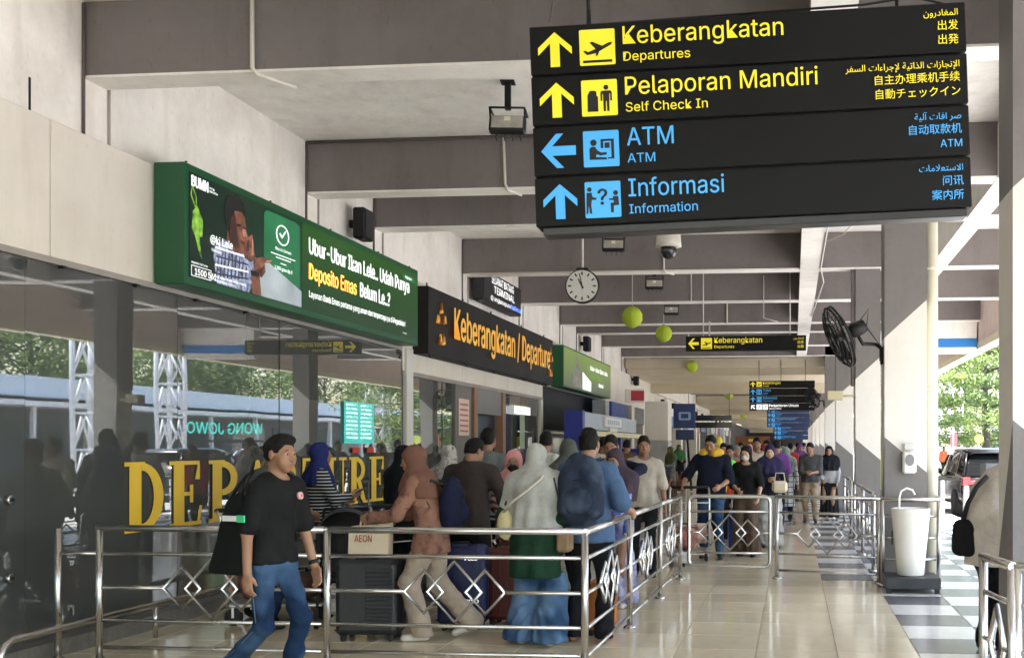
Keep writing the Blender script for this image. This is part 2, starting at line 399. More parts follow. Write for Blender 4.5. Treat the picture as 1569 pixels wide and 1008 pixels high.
# ------------------------------------------------------------------ left wall
uw = MB().box(-6.05, -5.75, -8, 140, 4.05, ZC-.002).build('upper_wall', WALLW, kind='structure')
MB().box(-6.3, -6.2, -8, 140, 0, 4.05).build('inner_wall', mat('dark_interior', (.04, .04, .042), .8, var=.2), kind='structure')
# recessed strips on the upper wall (joints, pipes)
for y in BY[3:]:
    conduit([(-5.74, y-.02, ZC-.02), (-5.74, y-.02, 4.06)], .014, mat('cable_dark', 0), parent=uw)
    conduit([(-5.74, y+.30, ZB), (-5.74, y+.30, 4.06)], .012, mat('pipe_grey', '#a39b93', .6), parent=uw)
b = MB(); b.box(-5.76, -5.745, 7.38, 7.40, 4.1, 4.35); b.build('bracket', BLACK, uw)
# flush white fascia panels under the upper wall
fw = thing('fascia_wall', 'band of cream panels with thin joints running above the tall glass', 'wall', (-5.6, 0, 0))
fy = [-8, -5.6, -3.2, -.8, 1.5, 3.4, 5.3, 7.42, 9.0, 10.9, 12.8, 14.55]
for a, c in zip(fy, fy[1:]):
    z0 = 2.995; m = MB(); m.cbox(-.14, 0, a+.006, c-.006, z0, 4.04, .006); m.build('panel', PANELW, fw)
for a, c in ((14.56, 17.3), (17.3, 20.1), (20.1, 23.0)):
    MB().cbox(-.14, .01, a+.006, c-.006, 2.66, 4.04, .006).build('panel', PANELW, fw)
for a in range(0, 10):
    y0 = 23.0+a*1.95
    MB().cbox(-.14, 0, y0+.006, y0+1.944, 2.95, 4.04, .006).build('panel', PANELW, fw)
MB().box(-.12, .03, -8, 14.5, 2.945, 2.993).build('ledge', mat('ledge_grey', '#9c9690', .6), fw)
MB().box(-.12, .02, 14.56, 23, 2.60, 2.658).build('ledge', MATS['ledge_grey'], fw)
m = MB()
for i in range(5): m.box(-.02, .04, 6.6+i*.9, 6.64+i*.9, 2.92, 2.945)
m.build('clip', BLACK, fw)

# glass
def glass_mat(name, dark, ior):
    m = bpy.data.materials.new(name); m.use_nodes = True; n = m.node_tree; L = n.links
    for x in list(n.nodes):
        if x.type != 'OUTPUT_MATERIAL': n.nodes.remove(x)
    out = [x for x in n.nodes][0]
    g = n.nodes.new('ShaderNodeBsdfGlossy'); g.inputs['Roughness'].default_value = .012; g.inputs['Color'].default_value = (.92, .95, .96, 1)
    d = n.nodes.new('ShaderNodeBsdfDiffuse'); d.inputs['Color'].default_value = (*dark, 1)
    f = n.nodes.new('ShaderNodeFresnel'); f.inputs['IOR'].default_value = ior
    x = n.nodes.new('ShaderNodeMixShader'); L.new(f.outputs[0], x.inputs[0]); L.new(d.outputs[0], x.inputs[1]); L.new(g.outputs[0], x.inputs[2])
    tc = n.nodes.new('ShaderNodeTexCoord'); nz = n.nodes.new('ShaderNodeTexNoise'); nz.inputs['Scale'].default_value = .7; nz.inputs['Detail'].default_value = 1
    L.new(tc.outputs['Object'], nz.inputs['Vector'])
    bp = n.nodes.new('ShaderNodeBump'); bp.inputs['Strength'].default_value = .12; bp.inputs['Distance'].default_value = .02
    L.new(nz.outputs['Fac'], bp.inputs['Height']); L.new(bp.outputs[0], g.inputs['Normal'])
    L.new(x.outputs[0], out.inputs[0]); return m
GLASS = glass_mat('tinted_glass', (.075, .08, .08), 2.25)
gw = thing('glass_wall', 'tall tinted glass wall with thin seams reflecting trees, under the cream panels', 'glass wall', (-5.6, 0, 0))
gy = [-8, -4, -.5, 1.4, 3.3, 5.25, 7.15, 9.05, 10.95, 12.87, 14.6]
for i, (a, c) in enumerate(zip(gy, gy[1:])):
    o = MB().box(-.012, 0, 0, c-a-.008, .12, 2.94).build('pane', GLASS, gw); o.location = (0.002*((i*7) % 3), a+.004, 0)
    o.rotation_euler = (0, 0, R(.12*((i*5) % 3-1)))
MB().box(-.25, .16, -8, 14.6, 0, .12).build('base_kerb', mat('granite_base', '#6d6a66', .35, var=.2, scale=20, var2=.1), gw)
SILL = mat('alu_white', '#d5d5d2', .4, var=.05)
MB().cbox(-.1, .05, 14.62, 14.88, .12, 2.99, .008).build('post', SILL, gw)
for z in (1.18, .62):
    m = MB(); Mx = Matrix.Translation((.012, 6.98, z)) @ Matrix.Rotation(R(90), 4, 'Y')
    m.lathe([(.035, 0), (.035, .02), (.03, .028)], n=16, M=Mx); f_ = m.build('patch_fitting', STEEL, gw)
    m = MB(); Mx = Matrix.Translation((.042, 6.98, z)) @ Matrix.Rotation(R(90), 4, 'Y'); m.lathe([(.014, 0), (.014, .004)], n=12, M=Mx); m.build('cap', BLACK, f_)
n_ = thing('paper_notice', 'white notice with a red line taped to glass at left edge', 'notice', (-5.575, 6.62, 1.82), 90)
MB().box(-.16, .16, -.004, 0, -.0, .20).build('sheet', SWHITE, n_); MB().box(-.1, .1, -.007, -.0045, .09, .1).build('stripe', mat('red_print', (.6, .02, .03), .5), n_)

# entrance zone 14.9 - 23
ez = thing('entrance_front', 'entrance front with brown door frames and dark glass below black departure sign', 'entrance', (-5.6, 0, 0))
BROWN = mat('door_brown', '#8d6a55', .5, var=.1, scale=4)
for a, c in ((14.9, 16.3), (16.35, 17.3), (19.95, 21.2), (21.25, 22.7)):
    MB().box(-.03, -.018, a, c, .1, 2.6).build('pane', GLASS, ez)
MB().cbox(-.2, .02, 16.9, 17.75, 0, 2.6, .008).build('pillar', GREYD, ez)
for y0 in (17.9, 19.7): MB().cbox(-.14, .03, y0, y0+.2, 0, 2.6, .006).build('door_frame', BROWN, ez)
MB().cbox(-.12, .0, 18.1, 19.7, 2.15, 2.6, .005).build('door_header', mat('header_grey', '#6f6f70', .4), ez)
MB().box(-.16, -.14, 18.1, 19.7, 0, 2.15).build('door_leaf', mat('door_blue', (.012, .03, .075), .2, var=.2), ez)
MB().cbox(-.1, .03, 22.75, 22.95, 0, 2.6, .006).build('post', SILL, ez)
MB().box(-.25, .08, 14.9, 23, 0, .1).build('base_kerb', MATS['granite_base'], ez)
nb = thing('paper_notice', 'red and white notice sheet on the grey pillar beside the entrance', 'notice', (-5.57, 17.3, 1.75), 90)
MB().box(-.28, .28, -.004, 0, 0, .62).build('sheet', mat('notice_paper', '#e0c9c0', .6), nb)
m = MB()
for i in range(6): m.box(-.22, .22, -.007, -.0045, .06+i*.09, .09+i*.09)
m.build('print', mat('notice_print', '#b4655c', .6), nb)
nc = thing('hanging_notice', 'small white notice hanging inside the glass right of the door', 'notice', (-5.54, 21.0, 2.12), 90)
MB().box(-.6, .6, -.02, 0, .1, .26).build('board', SWHITE, nc); MB().box(-.18, .18, -.01, 0, -.6, .09).build('strip', mat('notice_green', '#9aa88c', .6), nc)
text('TERMINAL', .07, BLACK, nc, -.4, .14, -.022)

# wall beyond the entrance : piers, shop fronts
SHOP = mat('shop_glass_dark', (.03, .035, .04), .12, var=.4, scale=1)
for i in range(16):
    y0 = 30.4+i*3.85
    sf = thing('shop_bay', ('shop bay with dark opening, pale pier and sign box, number %s along the left side' % ['one','two','three','four','five','six','seven','eight','nine','ten','eleven','twelve','thirteen','fourteen','fifteen','sixteen'][i]), 'shop front', (-5.6, y0, 0), group='shop bays along the left side')
    MB().box(-.3, -.2, .6, 3.85, 0, 2.94).build('opening', SHOP, sf)
    MB().cbox(-.3, .28 if i % 2 else .1, 0, .6, 0, 2.94, .01).build('pier', PANELW if i % 3 else mat('pier_grey', '#a5a6a6', .5), sf)
    MB().cbox(-.2, .16, .7, 3.7, 2.45-.1*(i % 2), 2.93, .01).build('sign_box', [mat('shop_blue', (.02, .06, .3), .4), mat('shop_dark', (.05, .05, .06), .4), mat('shop_pale', '#b9c0c8', .4), mat('shop_red', (.3, .03, .03), .4)][i % 4], sf)
    if i > 2:
        MB().cbox(-.14, .05, 0, 3.83, 3.72, 4.0, .01).build('cornice', PANELW, sf)
        MB().cbox(-.14, .0, .3, 3.4, 2.95, 3.70, .01).build('panel', PANELW, sf)
        MB().cbox(.06, .2, 1.6, 1.9, 3.3, 3.55, .02).build('wall_light', BLACK, sf)
for i in range(6): pass
# end wall closing the hall
MB().box(-6.2, 4.7, 139, 139.4, 0, ZC).build('end_wall', mat('end_dark', (.05, .04, .045), .8), kind='structure')

# ------------------------------------------------------------------ pillars
def pillar(x0, x1, y0, y1, lo, hi, label, tone=GREYD, sides_hi=None, slo=-2.0, top=None):
    """front face has a diagonal white band; lo/hi = heights of its edges on the front left corner"""
    t = thing('pillar', label, 'pillar', (x0, y0, 0), 0, 'two tone pillars along the kerb side')
    W_, D_ = x1-x0, y1-y0; H = ZC-.01
    b = MB()
    l0, l1 = lo, lo-.85*W_; h0, h1 = hi, hi+.9*W_
    c = .0
    for (pa, pb, la, lb, ha, hb) in (((0, 0), (W_, 0), l0, l1, h0, h1), ((W_, 0), (W_, D_), l1, l1, h1, h1), ((W_, D_), (0, D_), l1, l0, h1, h0), ((0, D_), (0, 0), max(.3, lo+slo*D_), l0, h0, h0)):
        v = [(*pa, 0), (*pb, 0), (*pb, lb), (*pa, la), (*pb, hb), (*pa, ha), (*pb, H), (*pa, H)]
        b.add(v, [(0, 1, 2, 3)], 1); b.add(v, [(3, 2, 4, 5)], 0); b.add(v, [(5, 4, 6, 7)], 1)
    b.build('shaft', [mat('pillar_white', '#dcd8d2', .6, var=.06, scale=1.2, bump=.1, var2=.02), tone], t)
    MB().cbox(-.015, W_+.015, -.015, D_+.015, 0, .10, .005).build('base', mat('pillar_base', '#5e5c5c', .5), t)
    return t
p0 = pillar(1.47, 1.92, 7.18, 7.66, 1.74, 3.3, 'nearest two tone pillar at the right edge, beside the near rail')
p1 = pillar(1.03, 1.5, 11.95, 12.4, 1.67, 2.79, 'pillar with white diagonal band behind the white basin')
p2 = pillar(1.05, 1.47, 17.8, 18.25, 1.69, 2.70, 'second pillar beyond the basin, behind the wall fan')
MB().cbox(-.06, 0, .05, .4, 2.6, ZC-.02, .005).build('duct', GREY, p2)
p3 = pillar(1.03, 1.45, 25.45, 25.9, 1.7, 2.75, 'third pillar beyond the basin, behind the couple in dark clothes')
for i, y in enumerate((34.7, 42, 49.5, 57, 65, 73, 82, 91, 101, 112)):
    pillar(1.05, 1.5, y, y+.5, 1.7, 2.8, 'distant pillar %s in the row fading down the walkway' % ['fourth','fifth','sixth','seventh','eighth','ninth','tenth','eleventh','twelfth','thirteenth'][i])
for y, nm in ((.3, 'pillar standing behind the viewer, first'), (4.0-7.3, 'pillar standing behind the viewer, second')):
    pillar(1.55, 2.0, y, y+.45, 1.7, 3.2, nm)
dp = thing('drain_pipe', 'thick cream downpipe standing against the pillar behind the basin', 'pipe', (1.6, 12.3, 0))
m = MB(); m.tube([(0, 0, 0), (0, 0, ZC-.05)], .072, 16); m.build('pipe', mat('pipe_cream', '#d8d2bf', .45, var=.06), dp)
for z in (.9, 2.2, 3.6): MB().lathe([(.08, z), (.08, z+.05)], n=16).build('collar', mat('pipe_cream', 0), dp)
MB().tube([(-.1, -.08, .15), (-.1, -.08, 4.4)], .006, 6).build('green_cable', mat('green_cable', '#8fd6bd', .5), dp)

# ------------------------------------------------------------------ across the road
TW = mat('truss_white', (.75, .75, .75), .4, var=.05)
def truss(x, y, label, H=7.5):
    t = thing('truss_tower', label, 'steel tower', (x, y, -.12), random.uniform(-8, 8), 'white lattice towers along the road')
    w_ = .5
    for a, c in ((-w_, -w_), (w_, -w_), (w_, w_), (-w_, w_)): MB().tube([(a, c, 0), (a, c, H)], .09, 8).build('leg', TW, t)
    m = MB(); q = [(-w_, -w_), (w_, -w_), (w_, w_), (-w_, w_)]; z = .3; k = 0
    while z < H-.9:
        for i in range(4):
            a, c = q[i], q[(i+1) % 4]; mid = ((a[0]+c[0])/2, (a[1]+c[1])/2)
            m.tube([(*a, z), (*mid, z+1.2)], .04, 6); m.tube([(*c, z), (*mid, z+1.2)], .04, 6); m.tube([(*a, z), (*c, z)], .045, 6)
        z += 1.3
    m.build('bracing', TW, t)
    return t
T0 = truss(13.7, 35, 'white lattice tower seen mirrored in the glass, left one')
for i, (x, y) in enumerate(((13.7, 39.8), (14.4, 62), (13.7, 90), (13.9, 97), (14.5, 118))):
    copy_thing(T0, ['white lattice tower seen mirrored beside a grey pillar reflection', 'white lattice tower standing alone in the mid road, hidden behind pillar', 'white lattice tower next to downpipe, left of the pair by the road', 'white lattice tower right of the pair by the road', 'farthest white lattice tower down the road'][i], (x, y, -.12), random.uniform(-8, 8))
LEAF = []
for nm, c in (('leaf_lime', (.20, .27, .08)), ('leaf_mid', (.11, .17, .06)), ('leaf_dark', (.06, .10, .04))):
    m = mat(nm, c, .55, var=.35, scale=1.5); n = m.node_tree; b_ = n.nodes['Principled BSDF']
    tr = n.nodes.new('ShaderNodeBsdfTranslucent'); tr.inputs[0].default_value = (*[v*1.2 for v in c], 1)
    mxs = n.nodes.new('ShaderNodeMixShader'); mxs.inputs[0].default_value = .35
    o_ = [x for x in n.nodes if x.type == 'OUTPUT_MATERIAL'][0]
    n.links.new(b_.outputs[0], mxs.inputs[1]); n.links.new(tr.outputs[0], mxs.inputs[2]); n.links.new(mxs.outputs[0], o_.inputs[0]); LEAF.append(m)
BARK = mat('bark', (.10, .085, .065), .9, var=.3, scale=8, bump=.6, bscale=20)
def tree(name, label, loc, H, Rr, seed, layered, nclump, nleaf, palette, leaf=.12, base=.3):
    rg = np.random.default_rng(seed)
    t = thing(name, label, 'tree', loc, 0, 'trees along the road')
    m = MB(); m.tube([(0, 0, 0), (.05, .05, H*.3), (-.05, .1, H*.6), (0, 0, H*.95)], [.22, .17, .11, .03], 9); 
    cl = []
    for i in range(nclump):
        z = base+(1-base)*(i+rg.random())/nclump
        a = rg.random()*2*math.pi
        prof = math.sin(min(1, (z-base)/(1-base)*.95+.12)*math.pi)**.6
        rad = Rr*prof*math.sqrt(rg.uniform(.08, 1))
        if layered: z = round(z*9)/9 + rg.normal()*.008
        c = Vector((rad*math.cos(a), rad*math.sin(a), H*z)); cl.append((c, rg.uniform(.5, 1.1)))
        if i % 2 == 0:
            b0 = Vector((0, .05, H*z*(.93 if layered else .75))); mid = (b0+c)/2+Vector((0, 0, .15)); m.tube([b0, mid, c], [.06, .04, .012], 5)
    m.build('trunk', BARK, t)
    C = np.array([c for c, _ in cl]); S = np.array([s for _, s in cl])
    idx = rg.integers(0, nclump, nleaf)
    d = rg.normal(size=(nleaf, 3)); d[:, 2] *= .28 if layered else .7
    P = C[idx]+d*(S[idx]*Rr*.17)[:, None]
    nrm = rg.normal(size=(nleaf, 3)); nrm[:, 2] += 1.2; nrm /= np.linalg.norm(nrm, axis=1)[:, None]
    u = np.cross(nrm, rg.normal(size=(nleaf, 3))); u /= np.linalg.norm(u, axis=1)[:, None]; v = np.cross(nrm, u)
    sz = leaf*rg.uniform(.6, 1.4, nleaf)[:, None]
    V = np.stack([P-u*sz, P-v*sz*.45, P+u*sz, P+v*sz*.45], 1).reshape(-1, 3)
    me = bpy.data.meshes.new('crown'); me.vertices.add(nleaf*4); me.vertices.foreach_set('co', V.astype(np.float32).ravel())
    me.loops.add(nleaf*4); me.loops.foreach_set('vertex_index', np.arange(nleaf*4, dtype=np.int32))
    me.polygons.add(nleaf); me.polygons.foreach_set('loop_start', np.arange(nleaf, dtype=np.int32)*4)
    for p_ in palette: me.materials.append(LEAF[p_])
    me.polygons.foreach_set('material_index', (idx % len(palette)).astype(np.int32)); me.update(calc_edges=True)
    o = bpy.data.objects.new('crown', me); COL.objects.link(o); o.parent = t
    return t
tree('terminalia_tree', 'lime green layered tree beyond the parked black car', (11.2, 62, -.1), 9.6, 5.2, 3, True, 80, 20000, (0, 0, 0, 1), .13, .22)
tA = tree('broadleaf_tree', 'bushy dark green tree mirrored at the left end of the glass', (34, 33, -.1), 13, 5.6, 5, False, 80, 20000, (1, 2, 1, 0), .14, .15)
tB = tree('palm_like_tree', 'loose pale green tree mirrored above the teal list', (33.5, 57, -.1), 12.5, 5.4, 9, False, 60, 14000, (0, 1, 0), .16, .15)
spots = [(33, 24, 0), (35, 41, 1), (34, 48, 0), (34, 65, 1), (33, 73, 0), (35, 82, 1), (18, 101, 0), (33, 95, 0), (13, 128, 1), (33, 110, 0), (32, 5, 0), (36, 29, 1), (37, 52, 0), (10, 150, 0), (17, 150, 1), (34, 15, 0), (41, 90, 0)]
ords = ['first', 'second', 'third', 'fourth', 'fifth', 'sixth', 'seventh', 'eighth', 'ninth', 'tenth', 'eleventh', 'twelfth', 'thirteenth', 'fourteenth', 'fifteenth', 'sixteenth', 'seventeenth']
for i, (x, y, k) in enumerate(spots):
    o = copy_thing(tB if k else tA, '%s tree of the row across the road, %s crown' % (ords[i], 'pale loose' if k else 'dark bushy'), (x, y, -.1), random.uniform(0, 360))
    s_ = random.uniform(.85, 1.15); o.scale = (s_, s_, s_*random.uniform(.9, 1.1))
# low building with pale fascia and shops
lb = thing('low_building', 'long low terminal annex with pale blue fascia across the road', 'building', (23.5, 0, -.01))
PB = mat('annex_fascia', '#c9d4e0', .5, var=.05); PG = mat('annex_wall', (.10, .10, .10), .6, var=.3, scale=.5)
MB().box(.6, 8, 12, 130, 0, 3.4).build('wall', PG, lb)
MB().box(-.6, 8.4, 12, 130, 3.85, 4.75).build('fascia', PB, lb)
MB().box(-1.6, 8.2, 12, 130, 3.4, 3.62).build('canopy', mat('annex_white', (.8, .8, .8), .5), lb)
for i in range(24): 
    MB().cbox(-1.2, -1.0, 13+i*5, 13.2+i*5, 0, 3.4, .01).build('post', TW, lb)
    MB().box(.56, .6, 13.6+i*5, 17.4+i*5, .4, 2.9).build('window', [mat('annex_glass', (.05, .07, .08), .15), mat('annex_lit', (.35, .33, .28), .5)][i % 3 == 1], lb)
ws = thing('shop_sign', 'turquoise shop lettering mirrored in the glass', 'sign', (21.4, 58, 2.35), -90)
TEAL = mat('teal_letter', (.05, .62, .50), .5, emit=.5)
text('WONG JOWO', .62, TEAL, ws, 0, 0, 0, 'CENTER', width=8.0, bold=.02, t=.03)
o = MB().box(-4.2, 4.2, 0, .05, -.5, -.35).build('backing_rail', BLACK, ws)
for i, (x, y, hc) in enumerate(((18.5, 44, '#a02820'), (18.2, 70, '#d8d8d8'))):
    bb = thing('hoarding', ['red roadside barrier panel mirrored low in the glass', 'white roadside barrier panel mirrored low in the glass'][i], 'barrier', (x, y, -.12), 90)
    MB().cbox(-2.5, 2.5, -.03, .03, .25, 1.1, .01).build('panel', mat('hoard%d' % i, hc, .5), bb)
    for q in (-2.3, 2.3): MB().box(q-.04, q+.04, -.04, .04, 0, 1.2).build('post', TW, bb)
# ================================================================== SIGNS
PRINTK = mat('picto_black', (.01, .01, .012), .5)
def arrow(m, cx, cz, s, dirn):
    pts = [(0, 1), (.98, .12), (.98, -.30), (.27, .37), (.27, -1), (-.27, -1), (-.27, .37), (-.98, -.30), (-.98, .12)]
    a = {'up': 0, 'left': 90, 'right': -90, 'upleft': 45}[dirn]
    p = [(cx+s*(x*math.cos(R(a))-y*math.sin(R(a))), cz+s*(x*math.sin(R(a))+y*math.cos(R(a)))) for x, y in pts]
    m.poly(p, 0, .002)
def picto(kind, par, cx, cz, s, m, full=True):
    b = MB(); b.rrect(cx-s, cx+s, cz-s, cz+s, s*.08, 0, .002); o = b.build('pictogram', m, par)
    g = MB(); P = lambda pts: g.poly([(cx+s*x, cz+s*y) for x, y in pts], -.002, .0015)
    D = lambda x, y, r, n=14: g.disc(cx+s*x, cz+s*y, s*r, -.002, .0015, n=n)
    if kind == 'plane':
        P([(-.82, -.86), (.82, -.86), (.82, -.72), (-.82, -.72)])
        P([(-.80, -.22), (-.68, -.16), (-.52, -.26), (-.10, -.10), (-.42, .26), (-.28, .32), (.28, .06), (.62, .22), (.84, .26), (.80, .12), (.30, -.14), (-.10, -.34), (-.58, -.42)])
        P([(-.05, -.16), (.18, -.08), (.02, -.46), (-.1, -.5)])
    elif kind == 'kiosk':
        P([(-.68, -.76), (-.08, -.76), (-.08, .06), (-.16, .12), (-.16, .34), (-.28, .40), (-.52, .40), (-.66, .16)])
        D(.38, .56, .14)
        P([(.14, .38), (.62, .38), (.70, .28), (.70, -.18), (.60, -.18), (.60, .2), (.56, .2), (.54, -.76), (.42, -.76), (.40, -.2), (.36, -.2), (.34, -.76), (.22, -.76), (.2, .2), (.16, .2), (.16, -.18), (.06, -.18), (.06, .28)])
    elif kind == 'atm':
        D(-.42, .34, .18)
        P([(-.66, -.6), (-.66, 0), (-.54, .12), (-.34, .12), (-.2, -.1), (.0, -.22), (.3, -.2), (.3, -.34), (-.06, -.38), (-.26, -.3), (-.3, -.46), (.3, -.5), (.3, -.62)])
        P([(-.02, .02), (.12, .02), (.12, .4), (.56, .4), (.56, -.5), (.36, -.5), (.36, -.58), (.72, -.58), (.72, .52), (-.02, .52)])
        P([(.2, .02), (.48, .02), (.48, .32), (.2, .32)])
    elif kind == 'info':
        D(-.74, .58, .13); D(.72, .34, .14)
        P([(-.9, .4), (-.62, .4), (-.58, .16), (-.36, .1), (-.36, .0), (-.62, .0), (-.66, -.3), (-.62, -.76), (-.74, -.76), (-.8, -.3), (-.84, -.76), (-.94, -.76), (-.92, 0)])
        P([(.56, .16), (.86, .16), (.9, -.34), (.6, -.36), (.58, -.74), (.44, -.74), (.42, -.22), (.62, -.18), (.58, -.06), (.34, -.04), (.34, .04), (.56, .04)])
    elif kind == 'toilet':
        D(-.45, .6, .14); D(.45, .6, .14); P([(-.66, .4), (-.24, .4), (-.24, -.1), (-.34, -.8), (-.56, -.8), (-.66, -.1)]); P([(.3, .4), (.6, .4), (.75, -.3), (.6, -.3), (.56, -.8), (.34, -.8), (.3, -.3), (.15, -.3)])
    elif kind == 'misc':
        P([(-.6, -.5), (.3, .5), (.5, .3), (-.4, -.7)]); P([(-.2, .5), (.5, .6), (.6, -.1), (.4, .3)])
    if g.f: g.build('pictogram_figure', PRINTK, par)
    if kind == 'info': text('?', s*.85, PRINTK, par, cx-.02*s, cz-.28*s, -.003, 'CENTER', 'lettering', bold=.03)
    return o
def sign_row(par, x0, w, z0, h, dirn, kinds, m, big, small, right, bw=None, sw=None, d=.16, body=SIGNB, bigk=.36, skew=0):
    o = MB().cbox(x0, x0+w, 0, d, z0, z0+h, .006).build('panel', body, par)
    k = h/.29
    a = MB(); arrow(a, x0+.151*k, z0+h*.5, .104*k, dirn); a.build('arrow', m, o)
    x = x0+.407*k
    for kd in kinds:
        picto(kd, o, x, z0+h*.5, .107*k, m); x += .25*k
    x += -.25*k+.155*k
    text(big, .105*k, m, o, x, z0+h-.135*k, -.0005, 'LEFT', width=bw, bold=.006)
    text(small, .054*k, m, o, x, z0+h-.236*k, -.0005, 'LEFT', width=sw, bold=.004)
    for i, s_ in enumerate(right):
        if s_: text(s_, .043*k if i else .036*k, m, o, x0+w-.045*k, z0+h-(.075, .155, .238)[i]*k, -.0005, 'RIGHT', bold=.0015)
    return o
bs = thing('hanging_sign', 'large nearest black hanging sign with four rows, two yellow and two blue', 'sign', (-1.534, 6.15, 2.826))
bs.rotation_euler = (0, R(-2.0), R(2.1))
sign_row(bs, 0, 2.585, .962, .29, 'up', ['plane'], YEL, 'Keberangkatan', 'Departures', [arab('المغادرون'), '出发', '出発'], .956, .40)
sign_row(bs, 0, 2.585, .658, .292, 'up', ['kiosk'], YEL, 'Pelaporan Mandiri', 'Self Check In', [arab('الإنجازات الذاتية لإجراءات السفر'), '自主办理乘机手续', '自動チェックイン'], 1.145, .49)
sign_row(bs, 0, 2.585, .354, .292, 'left', ['atm'], BLU, 'ATM', 'ATM', [arab('صر افات آلية'), '自动取款机', 'ATM'], .28, .166)
sign_row(bs, 0, 2.585, .05, .292, 'up', ['info'], BLU, 'Informasi', 'Information', [arab('الاستعلامات'), '问讯', '案内所'], .57, .41)
MB().cbox(.04, 2.56, .01, .15, -.002, .046, .006).build('base_rail', mat('sign_rail', (.03, .03, .033), .3), bs)
for z in (.646, .951, .342): MB().box(.03, 2.55, .03, .13, z, z+.018).build('joint_strip', BLACK, bs)
MB().tube([(.35, .08, 1.25), (.35, .08, 1.36)], .015, 6).tube([(.1, .08, 1.27), (2.0, .08, 1.3), (2.3, .1, 1.34), (2.5, .1, 1.28)], .008, 5).build('cable', BLACK, bs)
for x in (.35, 2.2): MB().tube([(x, .08, 1.24), (x, .08, 2.4)], .012, 6).build('hanger', BLACK, bs)

s2 = thing('hanging_sign', 'single row black sign with yellow left arrow hanging mid hall', 'sign', (-2.16, 21.0, 3.49))
sign_row(s2, 0, 2.42, 0, .3, 'left', ['plane'], YEL, 'Keberangkatan', 'Departures', [arab('المغادرون'), '出发', '出発'], .96, .40)
for x in (.35, 2.1): MB().tube([(x, .08, .3), (x, .08, 1.68)], .012, 6).build('hanger', CABLE, s2)
s3 = thing('hanging_sign', 'four row black sign in the distance with white bottom row', 'sign', (-1.47, 35.2, 2.75)); s3.scale = (.82, 1, .82)
sign_row(s3, 0, 2.68, .96, .29, 'up', ['plane'], YEL, 'Kedatangan', 'Arrivals', ['', '', ''], .72, .25)
sign_row(s3, 0, 2.68, .65, .29, 'up', ['toilet'], BLU, 'Toilet', 'Toilet', ['', '', ''], .32, .2)
sign_row(s3, 0, 2.68, .34, .29, 'up', ['info'], BLU, 'Informasi', 'Information', [arab('الاستعلامات'), '问讯', '案内所'], .57, .41)
sign_row(s3, 0, 2.68, .03, .29, 'upleft', ['misc', 'misc'], SWHITE, 'Perkantoran Umum', 'General Office', ['办公室', '事務所', ''], 1.2, .5)
for x in (.4, 1.3, 2.3): MB().tube([(x, .08, 1.2), (x, .08, 2.1)], .012, 6).build('hanger', BLACK, s3)
BD = mat('sign_navy', (.01, .03, .10), .4)
s4 = thing('hanging_sign', 'five row dark blue sign hanging lower behind the four row one', 'sign', (-1.37, 55, 2.56)); s4.scale = (.77, 1, .77)
for i, (t_, m_) in enumerate((('Kedatangan', YEL), ('Informasi', BLU), ('Toilet', BLU), ('Tempat Penukaran', BLU), ('Parkir', BLU))):
    sign_row(s4, 0, 2.9, 1.35-i*.33, .31, 'up', ['misc'], m_, t_, t_, ['', '', ''], None, .3, body=BD)
s5 = thing('hanging_sign', 'farthest dark blue sign just above the crowd heads', 'sign', (-1.5, 80, 2.1)); s5.scale = (.77, 1, .77)
for i, t_ in enumerate(('Musholla', 'Toilet', 'Ruang Tunggu')):
    sign_row(s5, 0, 3.6, .9-i*.45, .42, 'up', ['misc'], BLU, t_, t_, ['', '', ''], None, .3, body=BD)

# green advertising box
GRN = mat('ad_green', (.006, .09, .032), .35, var=.12, scale=1)
ad = thing('advert_box', 'long green lightbox advert with pointing man above the tall glass', 'advert', (-5.3, 8.68, 2.985), 90)
MB().cbox(0, 5.7, 0, .29, 0, 1.07, .008).build('case', GRN, ad)
def grad(name, c1, c2, axis='Z', lo=0, hi=1, emit=.25):
    m = mat(name, c1, .3, var=.05, scale=.8, emit=emit); n = m.node_tree; L = n.links; b = n.nodes['Principled BSDF']
    tc = n.nodes.new('ShaderNodeTexCoord'); sx = n.nodes.new('ShaderNodeSeparateXYZ'); L.new(tc.outputs['Object'], sx.inputs[0])
    mr = n.nodes.new('ShaderNodeMapRange'); mr.inputs['From Min'].default_value = lo; mr.inputs['From Max'].default_value = hi; L.new(sx.outputs[axis], mr.inputs['Value'])
    mx = n.nodes.new('ShaderNodeMix'); mx.data_type = 'RGBA'; L.new(mr.outputs[0], mx.inputs['Factor']); mx.inputs['A'].default_value = (*c1, 1); mx.inputs['B'].default_value = (*c2, 1)
    L.new(mx.outputs['Result'], b.inputs['Base Color']); L.new(mx.outputs['Result'], b.inputs['Emission Color']); return m
pl = MB().box(.06, 2.17, -.006, -.001, .07, 1.0).build('poster_left', grad('ad_dark', (.003, .012, .008), (.005, .03, .015), 'X', 0, 2.2, .1), ad)
pr = MB().box(2.18, 5.64, -.006, -.001, .07, 1.0).build('poster_right', grad('ad_right', (.003, .035, .010), (.015, .075, .008), 'Z', .15, .95, .08), ad)
SK1 = mat('print_skin', (.13, .05, .03), .4, var=.65, scale=9, emit=.1); HRP = mat('print_hair', (.008, .006, .005), .5)
SHP = mat('print_shirt', (.19, .22, .32), .4, var=.9, scale=17, emit=.1); PW = mat('print_white', (.75, .77, .76), .5, emit=.2); PGR = mat('print_green', (.012, .12, .045), .4, var=.3, scale=2, emit=.12)
LIM = mat('print_lime', (.14, .30, .03), .5, var=.8, scale=15, emit=.12); ORP = mat('print_orange', (.95, .48, .08), .5, emit=.25)
def ppoly(pts, m, y=-.0065, name='print', par=None): return MB().poly(pts, y, .0012).build(name, m, par or pl)
